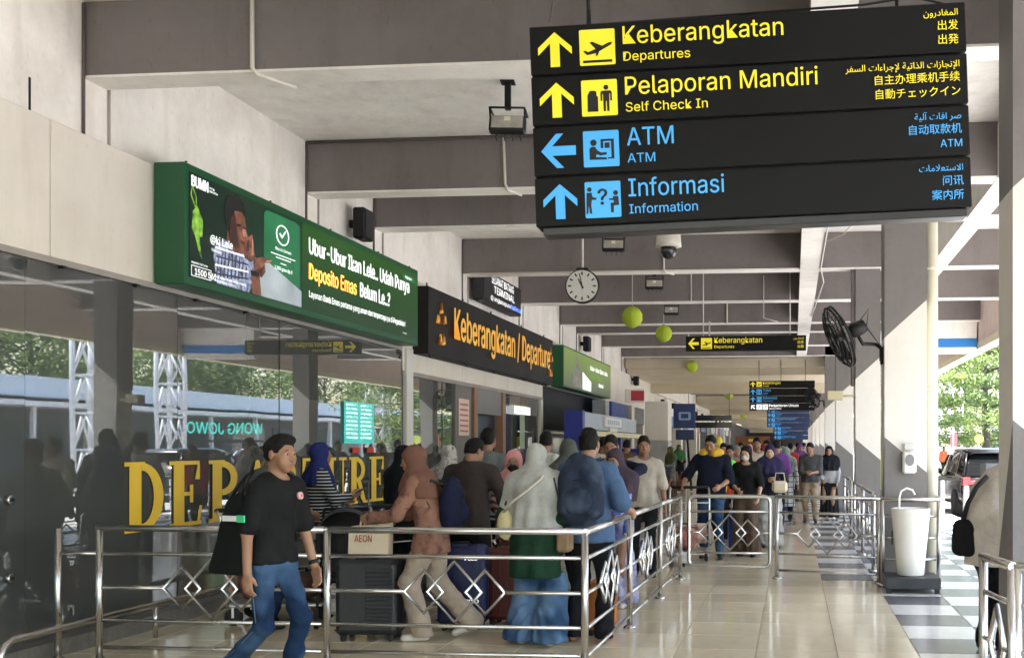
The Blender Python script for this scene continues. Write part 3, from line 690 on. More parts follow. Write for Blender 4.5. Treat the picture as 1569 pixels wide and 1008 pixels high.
ppoly([(1.36, .12), (1.36, .92), (1.42, .965), (2.04, .965), (2.12, .93), (2.12, .12)], PGR)
ppoly([(1.16, .08), (2.16, .08), (2.16, .25), (1.34, .47)], mat('print_phone', (.26, .30, .32), .4, var=.3, scale=2, emit=.12), -.008)
ppoly([(.50, .08), (.44, .30), (.46, .42), (.60, .50), (.74, .53), (.95, .50), (1.10, .44), (1.34, .44), (1.34, .34), (1.18, .20), (1.06, .08)], SHP, -.008)
ppoly([(.66, .48), (.68, .66), (.72, .80), (.86, .86), (.98, .80), (1.02, .66), (1.06, .60), (1.02, .52), (.96, .44), (.80, .42)], SK1, -.0095)
ppoly([(.64, .66), (.62, .82), (.68, .94), (.84, .985), (.97, .92), (1.00, .80), (.92, .83), (.80, .82), (.745, .72), (.74, .63), (.70, .58)], HRP, -.011)
ppoly([(.93, .50), (.97, .60), (1.05, .62), (1.12, .66), (1.14, .60), (1.18, .44), (1.10, .38), (.98, .40)], SK1, -.0125)
ppoly([(1.14, .42), (1.30, .47), (1.50, .475), (1.52, .45), (1.36, .42), (1.38, .33), (1.30, .26), (1.16, .30)], SK1, -.0125)
ppoly([(1.10, .30), (1.26, .30), (1.30, .08), (1.12, .08)], SK1, -.011)
ppoly([(1.09, .30), (1.25, .31), (1.25, .26), (1.10, .25)], HRP, -.013)
ppoly([(.84, .70), (.91, .71), (.91, .69), (.84, .68)], HRP, -.0125); ppoly([(.95, .70), (1.0, .69), (1.0, .675), (.95, .68)], HRP, -.0125); ppoly([(.90, .56), (.99, .55), (.98, .53), (.91, .54)], mat('print_mouth', (.12, .03, .02), .5), -.0125)
SKD = mat('print_skin_dark', (.07, .028, .018), .4, var=.5, scale=11); SKL = mat('print_skin_light', (.34, .16, .11), .4, var=.4, scale=12, emit=.1)
ppoly([(.70, .60), (.73, .74), (.80, .80), (.84, .66), (.86, .52), (.82, .46), (.72, .50)], SKD, -.0122)
ppoly([(.93, .66), (.98, .70), (1.01, .64), (1.04, .605), (.99, .59), (.95, .61)], SKL, -.0122)
ppoly([(1.0, .46), (1.03, .58), (1.06, .60), (1.05, .48)], SKD, -.0137); ppoly([(1.10, .44), (1.12, .62), (1.135, .60), (1.15, .46)], SKL, -.0137)
ppoly([(1.16, .31), (1.30, .36), (1.36, .40), (1.30, .28)], SKD, -.0137); ppoly([(1.38, .45), (1.50, .468), (1.51, .46), (1.40, .435)], SKL, -.0137)
for q in range(9): ppoly([(.47+q*.065, .12+.01*q), (.49+q*.065, .12+.01*q), (.53+q*.062, .42-.006*(q-4)**2), (.515+q*.062, .42-.006*(q-4)**2)], mat('print_navy', (.03, .035, .07), .4), -.0092)
for q in range(4): ppoly([(.47, .16+q*.08), (1.05, .20+q*.07), (1.05, .215+q*.07), (.47, .175+q*.08)], PW if q % 2 else MATS['print_navy'], -.0096-.0002*q)
# woven rice parcel
ppoly([(.05+.06, .66), (.18, .72), (.27, .60), (.26, .46), (.16, .44), (.09, .50)], LIM); ppoly([(.15, .44), (.21, .46), (.25, .26), (.20, .32)], LIM)
MB().tube([(.15, -.008, .70), (.08, -.008, .80), (.10, -.008, .88), (.16, -.008, .80), (.16, -.008, .70)], .006, 5).build('print', LIM, pl)
text('BUMN', .095, PW, pl, .09, .88, -.0075, bold=.03, width=.26); text('UNTUK', .018, PW, pl, .37, .92, -.0075); text('INDONESIA', .018, PW, pl, .37, .89, -.0075)
text('@kj Lele', .07, PW, pl, .38, .44, -.0135, bold=.01); text('Nasabah', .03, PW, pl, .40, .36, -.0135)
text('1500 569', .055, PW, pl, .14, .105, -.0075, bold=.015)
MB().tube([(.09, -.008, .09), (.40, -.008, .09), (.40, -.008, .18), (.09, -.008, .18)], .003, 4, closed=True).build('print', PW, pl)
text('Pegadaian Call Center', .018, PW, pl, .09, .20, -.0075); text('Unduh Aplikasi Digital Service sekarang', .022, PW, pl, .44, .13, -.0135); text('Berizin dan Diawasi oleh Otoritas', .018, PW, pl, .44, .095, -.0135)
m_ = MB(); m_.tube([(1.74+.13*math.cos(a*.3927), -.0085, .77+.10*math.sin(a*.3927)) for a in range(16)], .007, 5, closed=True); m_.tube([(1.68, -.0085, .78), (1.725, -.0085, .745), (1.80, -.0085, .82)], .010, 5); m_.build('print', PW, pl)
text('Deposito Berhasil', .03, PW, pl, 1.76, .60, -.0085, 'CENTER'); 
for i, z in enumerate((.55, .52, .47)): MB().box(1.5+.1*i, 2.02-.1*i, -.009, -.008, z, z+.008).build('print', PW, pl)
text('1,000 gram Rp 0', .035, PW, pl, 1.76, .40, -.0085, 'CENTER', bold=.01)
text('Ubur-Ubur Ikan Lele.. Udah Punya', .17, PW, pr, 2.34, .70, -.0075, bold=.032, width=3.0)
text('Deposito Emas', .17, ORP, pr, 2.34, .42, -.0075, bold=.032, width=1.25); text('Belum Le..?', .17, PW, pr, 3.70, .42, -.0075, bold=.032, width=.95)
text('Layanan Bank Emas pertama yang aman dan terpercaya ya di Pegadaian!', .07, PW, pr, 2.34, .22, -.0075, bold=.012, width=2.85)
MB().rrect(5.12, 5.56, .86, .94, .035, -.0065, .001).build('print', PGR, pr); text('Pegadaian', .035, PW, pr, 5.2, .885, -.0085, bold=.01)
text('Terms apply', .018, PW, pr, 5.1, .12, -.0075)
for x in (.1, 1.6, 3.0, 4.4, 5.5): MB().tube([(x, .05, 1.07), (x, .05, 1.10)], .012, 6).build('bolt', BLACK, ad)
ad2 = thing('advert_box', 'smaller faded green lightbox advert further along, beyond the departure sign', 'advert', (-5.3, 23.8, 2.95), 90)
MB().cbox(0, 6.3, 0, .29, 0, .97, .008).build('case', GRN, ad2)
p2_ = MB().box(.05, 6.25, -.006, -.001, .05, .93).build('poster', grad('ad2_print', (.06, .09, .05), (.16, .24, .06), 'Z', .1, .9, .1), ad2)
ppoly([(1.1, .06), (1.0, .4), (1.3, .6), (1.35, .85), (1.6, .86), (1.65, .6), (2.0, .4), (2.2, .1)], mat('print_faded', (.30, .28, .27), .4, var=.5, scale=6), -.0065, par=p2_)
ppoly([(2.2, .06), (2.2, .5), (3.3, .3), (3.3, .06)], PW, -.0075, par=p2_)
text('Ubur-Ubur Ikan Lele..', .11, PW, p2_, 3.2, .62, -.0075, bold=.03, width=2.6); text('Deposito Emas', .11, LIM, p2_, 3.2, .42, -.0075, bold=.03, width=1.8); text('Belum Le..?', .10, PW, p2_, 4.4, .24, -.0075, bold=.03)

# departure sign board
dsn = thing('departure_sign', 'charcoal wall sign with raised orange letters above the entrance doors', 'sign', (-5.35, 14.95, 2.93), 90)
CH = mat('charcoal_panel', (.016, .015, .015), .6, spec=.2, var=.15, scale=1)
MB().cbox(0, 8.0, 0, .26, 0, 1.0, .006).build('board', CH, dsn)
ORL = mat('orange_letter', (.75, .40, .05), .4, var=.15, scale=3, emit=.06); ORD = mat('bronze_letter', (.35, .10, .02), .4, var=.3, scale=9)
text('Keberangkatan / Departure', .47, ORL, dsn, 1.0, .33, -.03, bold=.028, width=6.45, t=.035)
for cx in (.52, 7.68):
    m_ = MB()
    for k_ in range(5):
        a = R(k_*72+20); 
        for s_, rr_ in ((0, .12), (1, .20)):
            x, z = cx+rr_*.8*math.cos(a), .46+.24*math.sin(a)*(1+s_*.2); q = .055
            m_.poly([(x-q, z-q), (x+q, z-q*.6), (x+q*.2, z+q*1.4)], -.004, .03, mi=(k_+s_) % 2)
    m_.build('ornament', [ORD, ORL], dsn)
for x in (.1, 1.8, 3.4, 5.5, 7.4): MB().tube([(x, .06, 1.0), (x, .06, 1.06)], .012, 6).tube([(x, .04, 0), (x, .0, -.05), (x+.2, .0, -.05)], .01, 5).build('bracket', BLACK, dsn)
led = thing('display_board', 'black electronic display board high on wall above the departure sign', 'display', (-5.45, 18.08, 4.17), 90)
LEDK = mat('led_black', (.015, .013, .017), .4, var=.4, scale=30)
MB().cbox(0, 2.5, 0, .22, 0, .55, .008).build('case', LEDK, led)
text('SELAMAT DATANG', .14, SWHITE, led, .45, .37, -.002, width=1.5); text('TERMINAL', .13, SWHITE, led, .6, .2, -.002, width=1.4); text('@ angkasapura', .08, SWHITE, led, .4, .06, -.002, width=1.3); text('halim.id', .09, mat('led_blue', (.1, .2, .95), .5, emit=.6), led, 1.75, .06, -.002, width=.8)

# DEPARTURE letters on the glass : serif capitals drawn as outlines (unit box 1 wide, 1 high)
GOLD = mat('gold_sticker', (.85, .56, .05), .35, var=.08, scale=2)
def ring(cx, cz, rx, rz, t, a0, a1, n=16, tz=None):
    tz = t*.45 if tz is None else tz
    o = [(cx+rx*math.cos(R(a)), cz+rz*math.sin(R(a))) for a in np.linspace(a0, a1, n)]
    i = [(cx+(rx-t)*math.cos(R(a)), cz+(rz-tz)*math.sin(R(a))) for a in np.linspace(a1, a0, n)]
    return o+i
st = .29; hl = .07
def stem(x, w=st, a=0, b=1): return [(x, a), (x+w, a), (x+w, b), (x, b)]
def slab(x0, x1, z): return [(x0, z), (x1, z), (x1, z+.06), (x0, z+.06)]
G = {
 'D': [stem(.12), slab(0, .5, .955), slab(0, .5, 0), ring(.42, .5, .55, .5, .24, -90, 90)],
 'E': [stem(.12), slab(0, .85, .955), slab(0, .9, 0), [(.35, .47), (.6, .47), (.6, .53), (.35, .53)], [(.57, .36), (.66, .36), (.66, .64), (.57, .64)], [(.72, .72), (.85, .72), (.85, .955), (.80, .955)], [(.78, .045), (.85, .045), (.92, .30), (.86, .30)]],
 'P': [stem(.12), slab(0, .5, .955), slab(0, .48, 0), ring(.42, .715, .5, .285, .22, -90, 90)],
 'A': [[(.02, .045), (.12, .045), (.50, .9), (.44, 1)], [(.44, 1), (.56, 1), (.98, .045), (.72, .045), (.43, .82)], slab(-.03, .25, 0), slab(.62, 1.05, 0), [(.24, .30), (.68, .30), (.68, .36), (.24, .36)]],
 'R': [stem(.12), slab(0, .5, .955), slab(0, .48, 0), ring(.42, .735, .45, .265, .2, -90, 90), [(.42, .50), (.62, .52), (.92, .045), (1.02, .045), (1.02, 0), (.78, 0), (.66, .10)]],
 'T': [stem(.38, .24), slab(.26, .74, 0), slab(.02, .98, .955), [(.02, .70), (.07, .70), (.18, .955), (.02, .955)], [(.98, .70), (.93, .70), (.82, .955), (.98, .955)]],
 'U': [stem(.12, .22, .3), slab(0, .46, .955), slab(.62, 1, .955), stem(.78, .07, .3), ring(.485, .32, .365, .32, .22, 180, 290, 14, .09), ring(.485, .32, .365, .32, .07, 290, 360, 8, .09)],
}
dl = thing('departure_lettering', 'row of gold serif letters stuck on the tall glass wall', 'lettering', (-5.585, 8.27, .83), 90)
cell = 5.72/9
for i, ch in enumerate('DEPARTURE'):
    m_ = MB()
    for j_, p in enumerate(G[ch]): m_.poly([(x*cell*.88, z*.59) for x, z in p], 0, .003+.0006*j_)
    o = m_.build('letter', GOLD, dl); o.location = (i*cell, 0, 0)
tl_ = thing('tenant_list', 'turquoise list poster with red foot on the glass, above the letters', 'poster', (-5.575, 12.55, 1.60), 90)
MB().box(0, .92, -.004, 0, 0, .53).build('sheet', mat('list_teal', (.04, .42, .38), .35, var=.1, emit=.1), tl_)
for i in range(9):
    for x in (.06, .5): text(['KANTIN', 'RESTO', 'KOPI', 'ATM', 'BANK'][(i+int(x*4)) % 5]+' '+['LT 1', 'TERMINAL', 'PARKIR'][i % 3], .026, SWHITE, tl_, x, .48-i*.052, -.0045, width=.34)
for x in (.25, .7): MB().box(x, x+.22, -.004, 0, -.12, -.05).build('foot_strip', mat('list_red', (.55, .04, .03), .5), tl_)

# ================================================================== CLOCKS, LAMPS, CAMERA, LANTERNS, FANS
CLW = mat('clock_face', (.75, .74, .70), .4, var=.03)
def clock(loc, label, pole, rz=3):
    t = thing('clock', label, 'clock', loc, rz)
    Mx = Matrix.Rotation(R(90), 4, 'X')
    MB().lathe([(.235, -.06), (.255, -.05), (.262, 0), (.255, .05), (.240, .058)], n=36, M=Mx).build('case', BLACKP, t)
    f = MB(); f.disc(0, 0, .238, -.060, .003, n=36); fo = f.build('dial', CLW, t)
    m_ = MB()
    for k in range(12):
        a = R(k*30); r0, r1 = .165, .215; w_ = .011; ux, uz = math.sin(a), math.cos(a)
        m_.poly([(ux*r0-uz*w_, uz*r0+ux*w_), (ux*r1-uz*w_, uz*r1+ux*w_), (ux*r1+uz*w_, uz*r1-ux*w_), (ux*r0+uz*w_, uz*r0-ux*w_)], -.0635, .001)
    m_.build('hour_marks', PRINTK, fo)
    for ang, ln, w_, nm in ((-29, .125, .013, 'hour_hand'), (-12, .195, .010, 'minute_hand')):
        a = R(ang); ux, uz = math.sin(a), math.cos(a)
        MB().poly([(-ux*.04-uz*w_, -uz*.04+ux*w_), (ux*ln-uz*w_*.6, uz*ln+ux*w_*.6), (ux*ln+uz*w_*.6, uz*ln-ux*w_*.6), (-ux*.04+uz*w_, -uz*.04-ux*w_)], -.066, .0015).build(nm, PRINTK, t)
    MB().tube([(0, 0, .25), (0, 0, pole)], .016, 8).build('rod', CABLE, t)
    MB().cbox(-.09, .09, -.05, .05, .245, .28, .01).build('cap', BLACKP, t)
    return t
clock((-3.17, 15.57, 3.98), 'round white wall clock on a rod under the beams, nearest one', 1.2)
clock((-3.99, 65.9, 4.4), 'tiny distant round clock hanging left of the four row sign', .8)

def flood(loc, rz, label):
    t = thing('floodlight', label, 'floodlight', loc, rz, 'unlit floodlights hanging in a row')
    MB().cbox(-.03, .03, -.03, .03, .12, .40, .006).cbox(-.07, .07, -.07, .07, .385, .40, .004).build('stem', BLACKP, t)
    m_ = MB(); Mt = Matrix.Rotation(R(-22), 4, 'X')
    m_.cbox(-.18, .18, -.05, .05, -.13, .05, .02, M=Mt); m_.build('housing', BLACKP, t)
    m_ = MB(); m_.cbox(-.155, .155, -.058, -.051, -.11, .03, .003, M=Mt); m_.build('glass', mat('lamp_glass', (.42, .40, .36), .15, var=.2, scale=9), t)
    m_ = MB(); m_.cbox(-.03, .03, -.062, -.058, -.03, .02, .001, M=Mt); m_.build('led_chip', mat('chip', (.75, .72, .55), .4), t)
    m_ = MB()
    for x in (-.17, .17): m_.tube([(x, -.07, .12), (x, .22, .12)], .012, 5); m_.tube([(x, -.05, .12), (x, 0, -.02)], .01, 5)
    for y in (-.07, .22): m_.tube([(-.17, y, .12), (.17, y, .12)], .012, 5)
    for x in (-.12, -.04, .04, .12): m_.cbox(x-.004, x+.004, .05, .13, -.13, .03, .001, M=Mt)
    m_.build('bracket', BLACK, t)
    return t
fl_ = flood((-2.82, 10.15, 4.78), 8, 'largest floodlight hanging from the slab left of the big sign')
for l_, lb_ in (((-2.84, 16.4, 4.78), 'floodlight hanging directly above right of the clock under the sign'), ((-2.72, 20.4, 4.78), 'floodlight between the clock and the white dome camera, lower row'), ((-2.85, 24.4, 4.78), 'smallest floodlight above the second lime lantern')):
    copy_thing(fl_, lb_, l_, random.uniform(-10, 15))
dc = thing('dome_camera', 'cream dome security camera hanging below the big sign', 'camera', (-1.47, 12.3, 3.78))
CRM = mat('cam_cream', (.62, .58, .52), .35, var=.04)
MB().lathe([(.10, .14), (.155, .15), (.15, .2), (.14, .33), (.10, .40), (.03, .43), (.03, 1.37)], n=24).build('housing', CRM, dc)
MB().lathe([(.01, 0), (.05, .012), (.085, .05), (.098, .10), (.098, .145)], n=20).build('dome', mat('dome_glass', (.02, .02, .022), .05), dc)
sd_ = thing('smoke_detector', 'small white ceiling detector beside the second lime lantern', 'detector', (-2.0, 25.0, 4.1))
MB().lathe([(.05, 0), (.14, .02), (.14, .06), (.02, .08), (.02, .46)], n=16).build('body', CRM, sd_)
sd2 = thing('smoke_detector', 'tiny white detector hanging left of the lone black sign', 'detector', (-2.9, 29.0, 4.25)); MB().lathe([(.03, 0), (.08, .03), (.08, .07), (.02, .09), (.02, .9)], n=12).build('body', CRM, sd2)

LIME = mat('paper_lime', (.42, .55, .035), .7, var=.12, scale=5, bump=.15, bscale=20)
n_ = LIME.node_tree; b_ = n_.nodes['Principled BSDF']; b_.inputs['Subsurface Weight'].default_value = .0
def lantern(loc, r, label):
    t = thing('paper_lantern', label, 'lantern', loc, 0, 'lime paper lanterns hanging along the hall')
    m_ = MB(); pr_ = []; N = 13
    for k in range(N):
        a = math.pi*k/(N-1); pr_.append((max(.012, r*math.sin(a))*(1 if k % 2 else .955), -r*math.cos(a)))
    m_.lathe(pr_, n=24); m_.build('shade', LIME, t)
    MB().tube([(-.003, -r*math.sin(math.pi*k/12)*1.005-.001, -r*math.cos(math.pi*k/12)) for k in range(13)], .0035, 4).build('seam', mat('paper_seam', (.22, .33, .02), .7), t)
    MB().lathe([(.03, r-.01), (.03, r+.012)], n=10).lathe([(.03, -r-.006), (.03, -r+.01)], n=10).build('cap', mat('paper_seam', 0), t)
    MB().tube([(0, 0, r), (0, 0, ZC-loc[2])], .006, 4).build('string', CABLE, t)
    return t
for i, (l_, r_) in enumerate((((-3.02, 19.5, 4.0), .2), ((-3.03, 24.4, 4.22), .2), ((-3.4, 35.1, 4.26), .2), ((-3.7, 60, 4.55), .27), ((-3.3, 72, 4.3), .27), ((-4.0, 84, 4.1), .27))):
    lantern(l_, r_, ['largest lime paper lantern hanging right of the clock', 'second lime lantern, just left of the lone black sign', 'third lime lantern, below the lone black sign', 'pale lime lantern touching the tiny distant clock', 'small lime lantern left of the four row sign bottom', 'farthest lime lantern above the distant crowd'][i])

def fan(loc, n, up, label, plate, s=1.0):
    t = thing('wall_fan', label, 'fan', loc, 0, 'black fans on the pillars')
    z = Vector(n).normalized(); x = Vector(up).cross(z).normalized(); y = z.cross(x)
    Mf = Matrix((( x.x, y.x, z.x, 0), (x.y, y.y, z.y, 0), (x.z, y.z, z.z, 0), (0, 0, 0, 1))) @ Matrix.Scale(s, 4)
    g = MB(); Rr = .35
    for zz, rr in ((.08, .12), (.075, .2), (.06, .27), (.035, .32), (0, Rr), (-.04, Rr), (-.085, .25), (-.10, .15)):
        g.tube([Mf @ Vector((rr*math.cos(a*math.pi/16), rr*math.sin(a*math.pi/16), zz)) for a in range(32)], .006 if rr < Rr else .011, 5, closed=True)
    for k in range(40):
        a = k*math.pi/20; c_, s_ = math.cos(a), math.sin(a)
        g.tube([Mf @ Vector((r_*c_, r_*s_, zz)) for r_, zz in ((.04, .085), (.2, .075), (.32, .035), (.35, 0), (.35, -.04), (.25, -.085), (.10, -.105))], .0028, 4, caps=False)
    g.build('guard', BLACKP, t)
    m_ = MB()
    for k in range(3):
        a0 = k*2*math.pi/3; vs = []
        for j in range(6):
            rr = .06+.27*j/5
            for q, zz in ((-.40, .025), (.40, -.025)):
                a = a0+q*(.5+.9*j/5)+.2*j/5; vs.append(Mf @ Vector((rr*math.cos(a), rr*math.sin(a), zz-.02)))
        vs2 = [v+(Mf.to_3x3() @ Vector((0, 0, .004))) for v in vs]; nn = len(vs)
        m_.add(vs+vs2, [(2*j, 2*j+2, 2*j+3, 2*j+1) for j in range(5)]+[(nn+2*j, nn+2*j+1, nn+2*j+3, nn+2*j+2) for j in range(5)], 0, True)
    m_.lathe([(.05, -.03), (.05, .03), (.03, .045)], n=14, M=Mf); m_.build('blades', mat('fan_blade', (.03, .03, .032), .35), t)
    m_ = MB(); m_.lathe([(.03, -.34), (.07, -.33), (.085, -.26), (.085, -.18), (.05, -.13)], n=16, M=Mf); m_.build('motor', BLACKP, t)
    P0_ = Mf @ Vector((0, 0, -.24)); 
    MB().tube([P0_, P0_+Vector((.02, 0, -.10)), P0_+Vector((.06, .0, -.17)), Vector(plate)+Vector((-.08, 0, .05)), Vector(plate)+Vector((-.02, 0, 0)), Vector(plate)+Vector((-.02, 0, -.14))], .022, 7).build('arm', BLACKP, t)
    MB().cbox(plate[0]-.03, plate[0], plate[1]-.05, plate[1]+.05, plate[2]-.18, plate[2]+.02, .005).build('plate', BLACKP, t)
    MB().tube([P0_+Vector((0, 0, .05)), P0_+Vector((.12, 0, .22)), P0_+Vector((.10, 0, .02)), P0_+Vector((.2, 0, -.12)), Vector(plate)], .007, 5).build('cable', BLACKP, t)
    return t
fan((.50, 11.75, 2.78), (-.9, -.15, -.40), (-.3, .1, 1), 'large black wall fan tilted down beside the nearest inner pillar', (.525, .35, -.10))
wb = thing('junction_box', 'small cream box on the pillar edge just behind the large fan', 'box', (1.0, 17.75, 2.3)); 
MB().cbox(-.42, -.16, -.02, .2, .05, .2, .01).tube([(-.16, .1, .12), (.05, .1, .12)], .02, 6).build('box', mat('box_cream', '#c9bf9c', .5), wb)
fan((.62, 34.4, 3.15), (-.75, -.55, -.3), (-.2, .1, 1), 'small distant fan hanging in front of the four row sign', (.42, .5, -.10), 1.0)
fan((.55, 57, 3.0), (-.75, -.55, -.3), (-.2, .1, 1), 'tiny farther fan below the four row sign', (.5, .4, -.10), 1.1)
for loc, lb_, sz in (((-5.62, 13.1, 4.3), 'black wall speaker above the right part of the green advert', .17), ((-5.62, 27.9, 4.2), 'second black wall speaker above the faded advert', .2), ((-5.5, 36, 3.75), 'third small dark speaker on the far white wall', .2)):
    sp = thing('wall_speaker', lb_, 'speaker', loc, 90)
    MB().cbox(-sz*.9, sz*.9, -.14, .02, -.06, .34, .02).build('cabinet', BLACKP, sp); MB().cbox(-sz*.7, sz*.7, -.150, -.142, -.04, .31, .004).build('grille', mat('grille', (.03, .03, .03), .8, bump=.6, bscale=200), sp); MB().cbox(-.03, .03, .02, .12, .1, .2, .004).build('bracket', BLACK, sp)

# ================================================================== RAILINGS
def railing(a, b, label, n=1, h=.97, posts=(1, 1), r=.024, name='railing', group='stainless railings around the queue', half=False, gate=False, dsc=1.0):
    ax, ay = a; bx, by = b; L_ = math.hypot(bx-ax, by-ay)
    t = thing(name, label, 'gate' if gate else 'railing', (ax, ay, 0), math.degrees(math.atan2(by-ay, bx-ax)), None if gate else group)
    z0 = .14 if gate else 0
    if gate:
        c = .07; w_ = .03; pts = []
        for cx, cz, a0 in ((L_-w_-c, h-c, 0), (w_+c, h-c, 90), (w_+c, z0+c, 180), (L_-w_-c, z0+c, 270)):
            for k in range(5): pts.append((cx+c*math.cos(R(a0+22.5*k)), 0, cz+c*math.sin(R(a0+22.5*k))))
        MB().tube(pts, r, 8, closed=True).build('frame', STEEL, t)
    else:
        for k, pz in enumerate(posts):
            if pz:
                x = k*L_
                MB().tube([(x, 0, .012), (x, 0, h-.01)], r*1.05, 10).build('post', STEEL, t)
                MB().lathe([(.055, 0), (.055, .012), (.03, .03)], cx=x, n=14).build('foot_plate', STEEL, t)
        MB().tube([(-.02, 0, h), (L_+.02, 0, h)], r, 10).build('top_rail', STEEL, t)
    xs, xe = (.03, L_-.03)
    rr = r*.62
    for z in ((.79, .30) if gate else (.785, .30, .105)):
        MB().tube([(xs, 0, z), (xe, 0, z)], rr, 7).build('rail', STEEL, t)
    zc = .54; cx = L_/2; B = .195*dsc; S = .14*dsc; off = .222*dsc
    if L_ < .9: B2 = .12; offs = [(cx, B2, .20)]
    else: offs = [(cx, B, .215), (cx-off, S, .152), (cx+off, S, .152)]
    for q, wx, wz in offs:
        MB().tube([(q-wx, 0, zc), (q, 0, zc+wz), (q+wx, 0, zc), (q, 0, zc-wz)], rr, 6, closed=True).build('diamond', STEEL, t)
    ex = off+S if L_ >= .9 else .12
    for u, v in ((xs, cx-ex), (cx+ex, xe)): 
        if v > u: MB().tube([(u, 0, zc), (v, 0, zc)], rr, 7).build('rail', STEEL, t)
    return t
railing((-5.02, 7.15), (-3.31, 7.15), 'front railing section with diamonds in front of the gold letters, left', posts=(1, 0))
railing((-3.30, 7.15), (-1.44, 7.15), 'front railing section with diamonds before the black and blue suitcases')
railing((-1.43, 7.15), (-1.40, 8.89), 'side railing section nearest the corner post by the blue shirt man', posts=(0, 0))
railing((-1.40, 8.9), (-1.36, 10.65), 'middle section of the side railing running away down the queue')
railing((-1.36, 10.66), (-1.32, 12.2), 'far section of the side railing ending at the swing gate', posts=(0, 1))
MB_ = railing((-1.27, 12.42), (-.24, 12.36), 'left swing gate of steel tube with three diamonds, open gap below', name='swing_gate', gate=True)
g2 = railing((-.19, 12.36), (.97, 12.0), 'right steel railing panel with diamonds between gate and basin', posts=(1, 1))
railing((1.0, 11.86), (1.62, 11.86), 'short railing around the white basin in front of pillar', posts=(1, 1))
railing((1.66, 11.9), (1.72, 13.4), 'railing section right of the basin beside the downpipe', posts=(0, 1))
railing((1.0, 13.2), (1.0, 15.2), 'railing along the walkway just behind the basin pillar')
railing((1.0, 15.25), (1.0, 17.3), 'railing along the walkway ending at the second pillar')
railing((1.02, 18.6), (1.02, 21.0), 'far railing beyond the second pillar, near woman in black')
railing((1.075, 5.28), (1.02, 5.74), 'short end panel of the nearest railing at lower right corner')
railing((1.10, 5.28), (2.5, 5.28), 'nearest railing section leaving the frame at lower right', posts=(1, 1))
railing((-5.52, 7.0), (-5.33, 7.15), 'narrow railing stub beside the glass at far left', posts=(0, 1), dsc=.2) if False else None
st_ = thing('railing', 'plain post and two bars linking front railing to glass wall', 'railing', (-5.34, 7.15, 0))
MB().tube([(0, 0, 0), (0, 0, .965)], .024, 10).build('post', STEEL, st_); MB().tube([(.02, 0, .785), (.31, 0, .785)], .014, 7).build('rail', STEEL, st_); MB().lathe([(.055, 0), (.055, .012), (.03, .03)], n=14).build('foot_plate', STEEL, st_)
railing((-3.35, 11.1), (-2.45, 10.6), 'inner queue railing behind the woman in the pink headscarf')
railing((-3.95, 22.2), (-2.75, 22.0), 'far queue railing left of the man with neck pillow')
railing((-4.0, 17.2), (-2.7, 17.0), 'queue railing in front of the blue kiosk')
lr = thing('guard_tube', 'low steel guard tube running along the foot of glass wall', 'rail', (-5.2, 0, 0))
MB().tube([(0, 6.42, 0), (0, 6.42, .18), (0, 6.45, .24), (0, 6.52, .27), (0, 13.6, .27)], .027, 8).build('tube', STEEL, lr)
for y in (8.1, 9.7, 11.3, 12.9): MB().tube([(0, y, 0), (0, y, .26)], .02, 8).build('post', STEEL, lr)

# ================================================================== BASIN, DISPENSER
PLW = mat('basin_white', (.78, .76, .71), .25, var=.03)
ba = thing('wash_basin', 'tall tapered white hand basin standing on a black platform', 'basin', (1.27, 11.50, .17))
MB().lathe([(.135, 0), (.145, .01), (.165, .25), (.19, .5), (.208, .70), (.21, .72), (.195, .725), (.17, .68), (.02, .64)], n=36).build('bowl', PLW, ba)
MB().tube([(-.12, 0, .68), (-.12, 0, .84), (-.10, 0, .91), (-.04, 0, .94), (.02, 0, .92), (.045, 0, .87)], .011, 8).build('tap', mat('tap_white', (.8, .8, .8), .3), ba)
MB().tube([(-.20, -.02, .33), (-.20, -.02, .48)], .008, 5).build('pedal_hook', BLACK, ba)
pf = thing('platform', 'low black wooden platform under the white basin', 'platform', (1.27, 11.50, 0))
MB().cbox(-.29, .29, -.27, .27, .05, .168, .008).build('deck', mat('black_wood', (.02, .022, .028), .35, var=.3, scale=6), pf)
for x in (-.25, .25):
    for y in (-.23, .23): MB().box(x-.025, x+.025, y-.025, y+.025, 0, .05).build('leg', BLACK, pf)
dsp = thing('soap_dispenser', 'white wall dispenser on the grey part of the basin pillar', 'dispenser', (1.30, 11.94, 1.26))
MB().cbox(-.075, .075, -.09, 0, 0, .24, .02).build('body', mat('disp_white', (.75, .75, .73), .3), dsp); MB().disc(0, .15, .05, -.0915, .004, sz=1.3).build('window', mat('disp_grey', (.22, .22, .23), .3), dsp)
MB().cbox(-.06, .06, -.05, 0, .26, .34, .01).build('bracket', mat('disp_clear', (.6, .6, .6), .2), dsp)

# ================================================================== KIOSK and left side shop objects
ko = thing('blue_kiosk', 'pale kiosk counter with royal blue ends and cream awning bar', 'kiosk', (-4.6, 22.5, 0), 90)
KB = mat('kiosk_blue', (.015, .035, .28), .45); KP = mat('kiosk_pale', (.34, .39, .48), .4, var=.15, scale=1)
MB().cbox(0, .25, -.02, .40, 0, 2.36, .01).build('end_panel', KB, ko); MB().cbox(.26, 8.0, 0, .1, 1.95, 2.34, .01).build('signboard', KP, ko)
MB().cbox(1.0, 8.4, -.16, .02, 1.80, 1.92, .01).build('awning_bar', mat('cream_bar', '#d9cfae', .5), ko); MB().cbox(.3, 8.0, .05, .9, 0, 1.05, .01).build('counter', KB, ko)
for i in range(5): MB().cbox(1.4+i*1.3, 1.55+i*1.3, .02, .1, 1.05, 1.8, .004).build('post', KB if i % 2 else SILL, ko)
m_ = MB(); m_.cbox(2.6, 5.0, -.06, 0, 2.05, 2.28, .01); m_.cbox(3.3, 4.4, -.05, 0, 1.93, 2.03, .01); pk = m_.build('name_plate', SILL, ko)
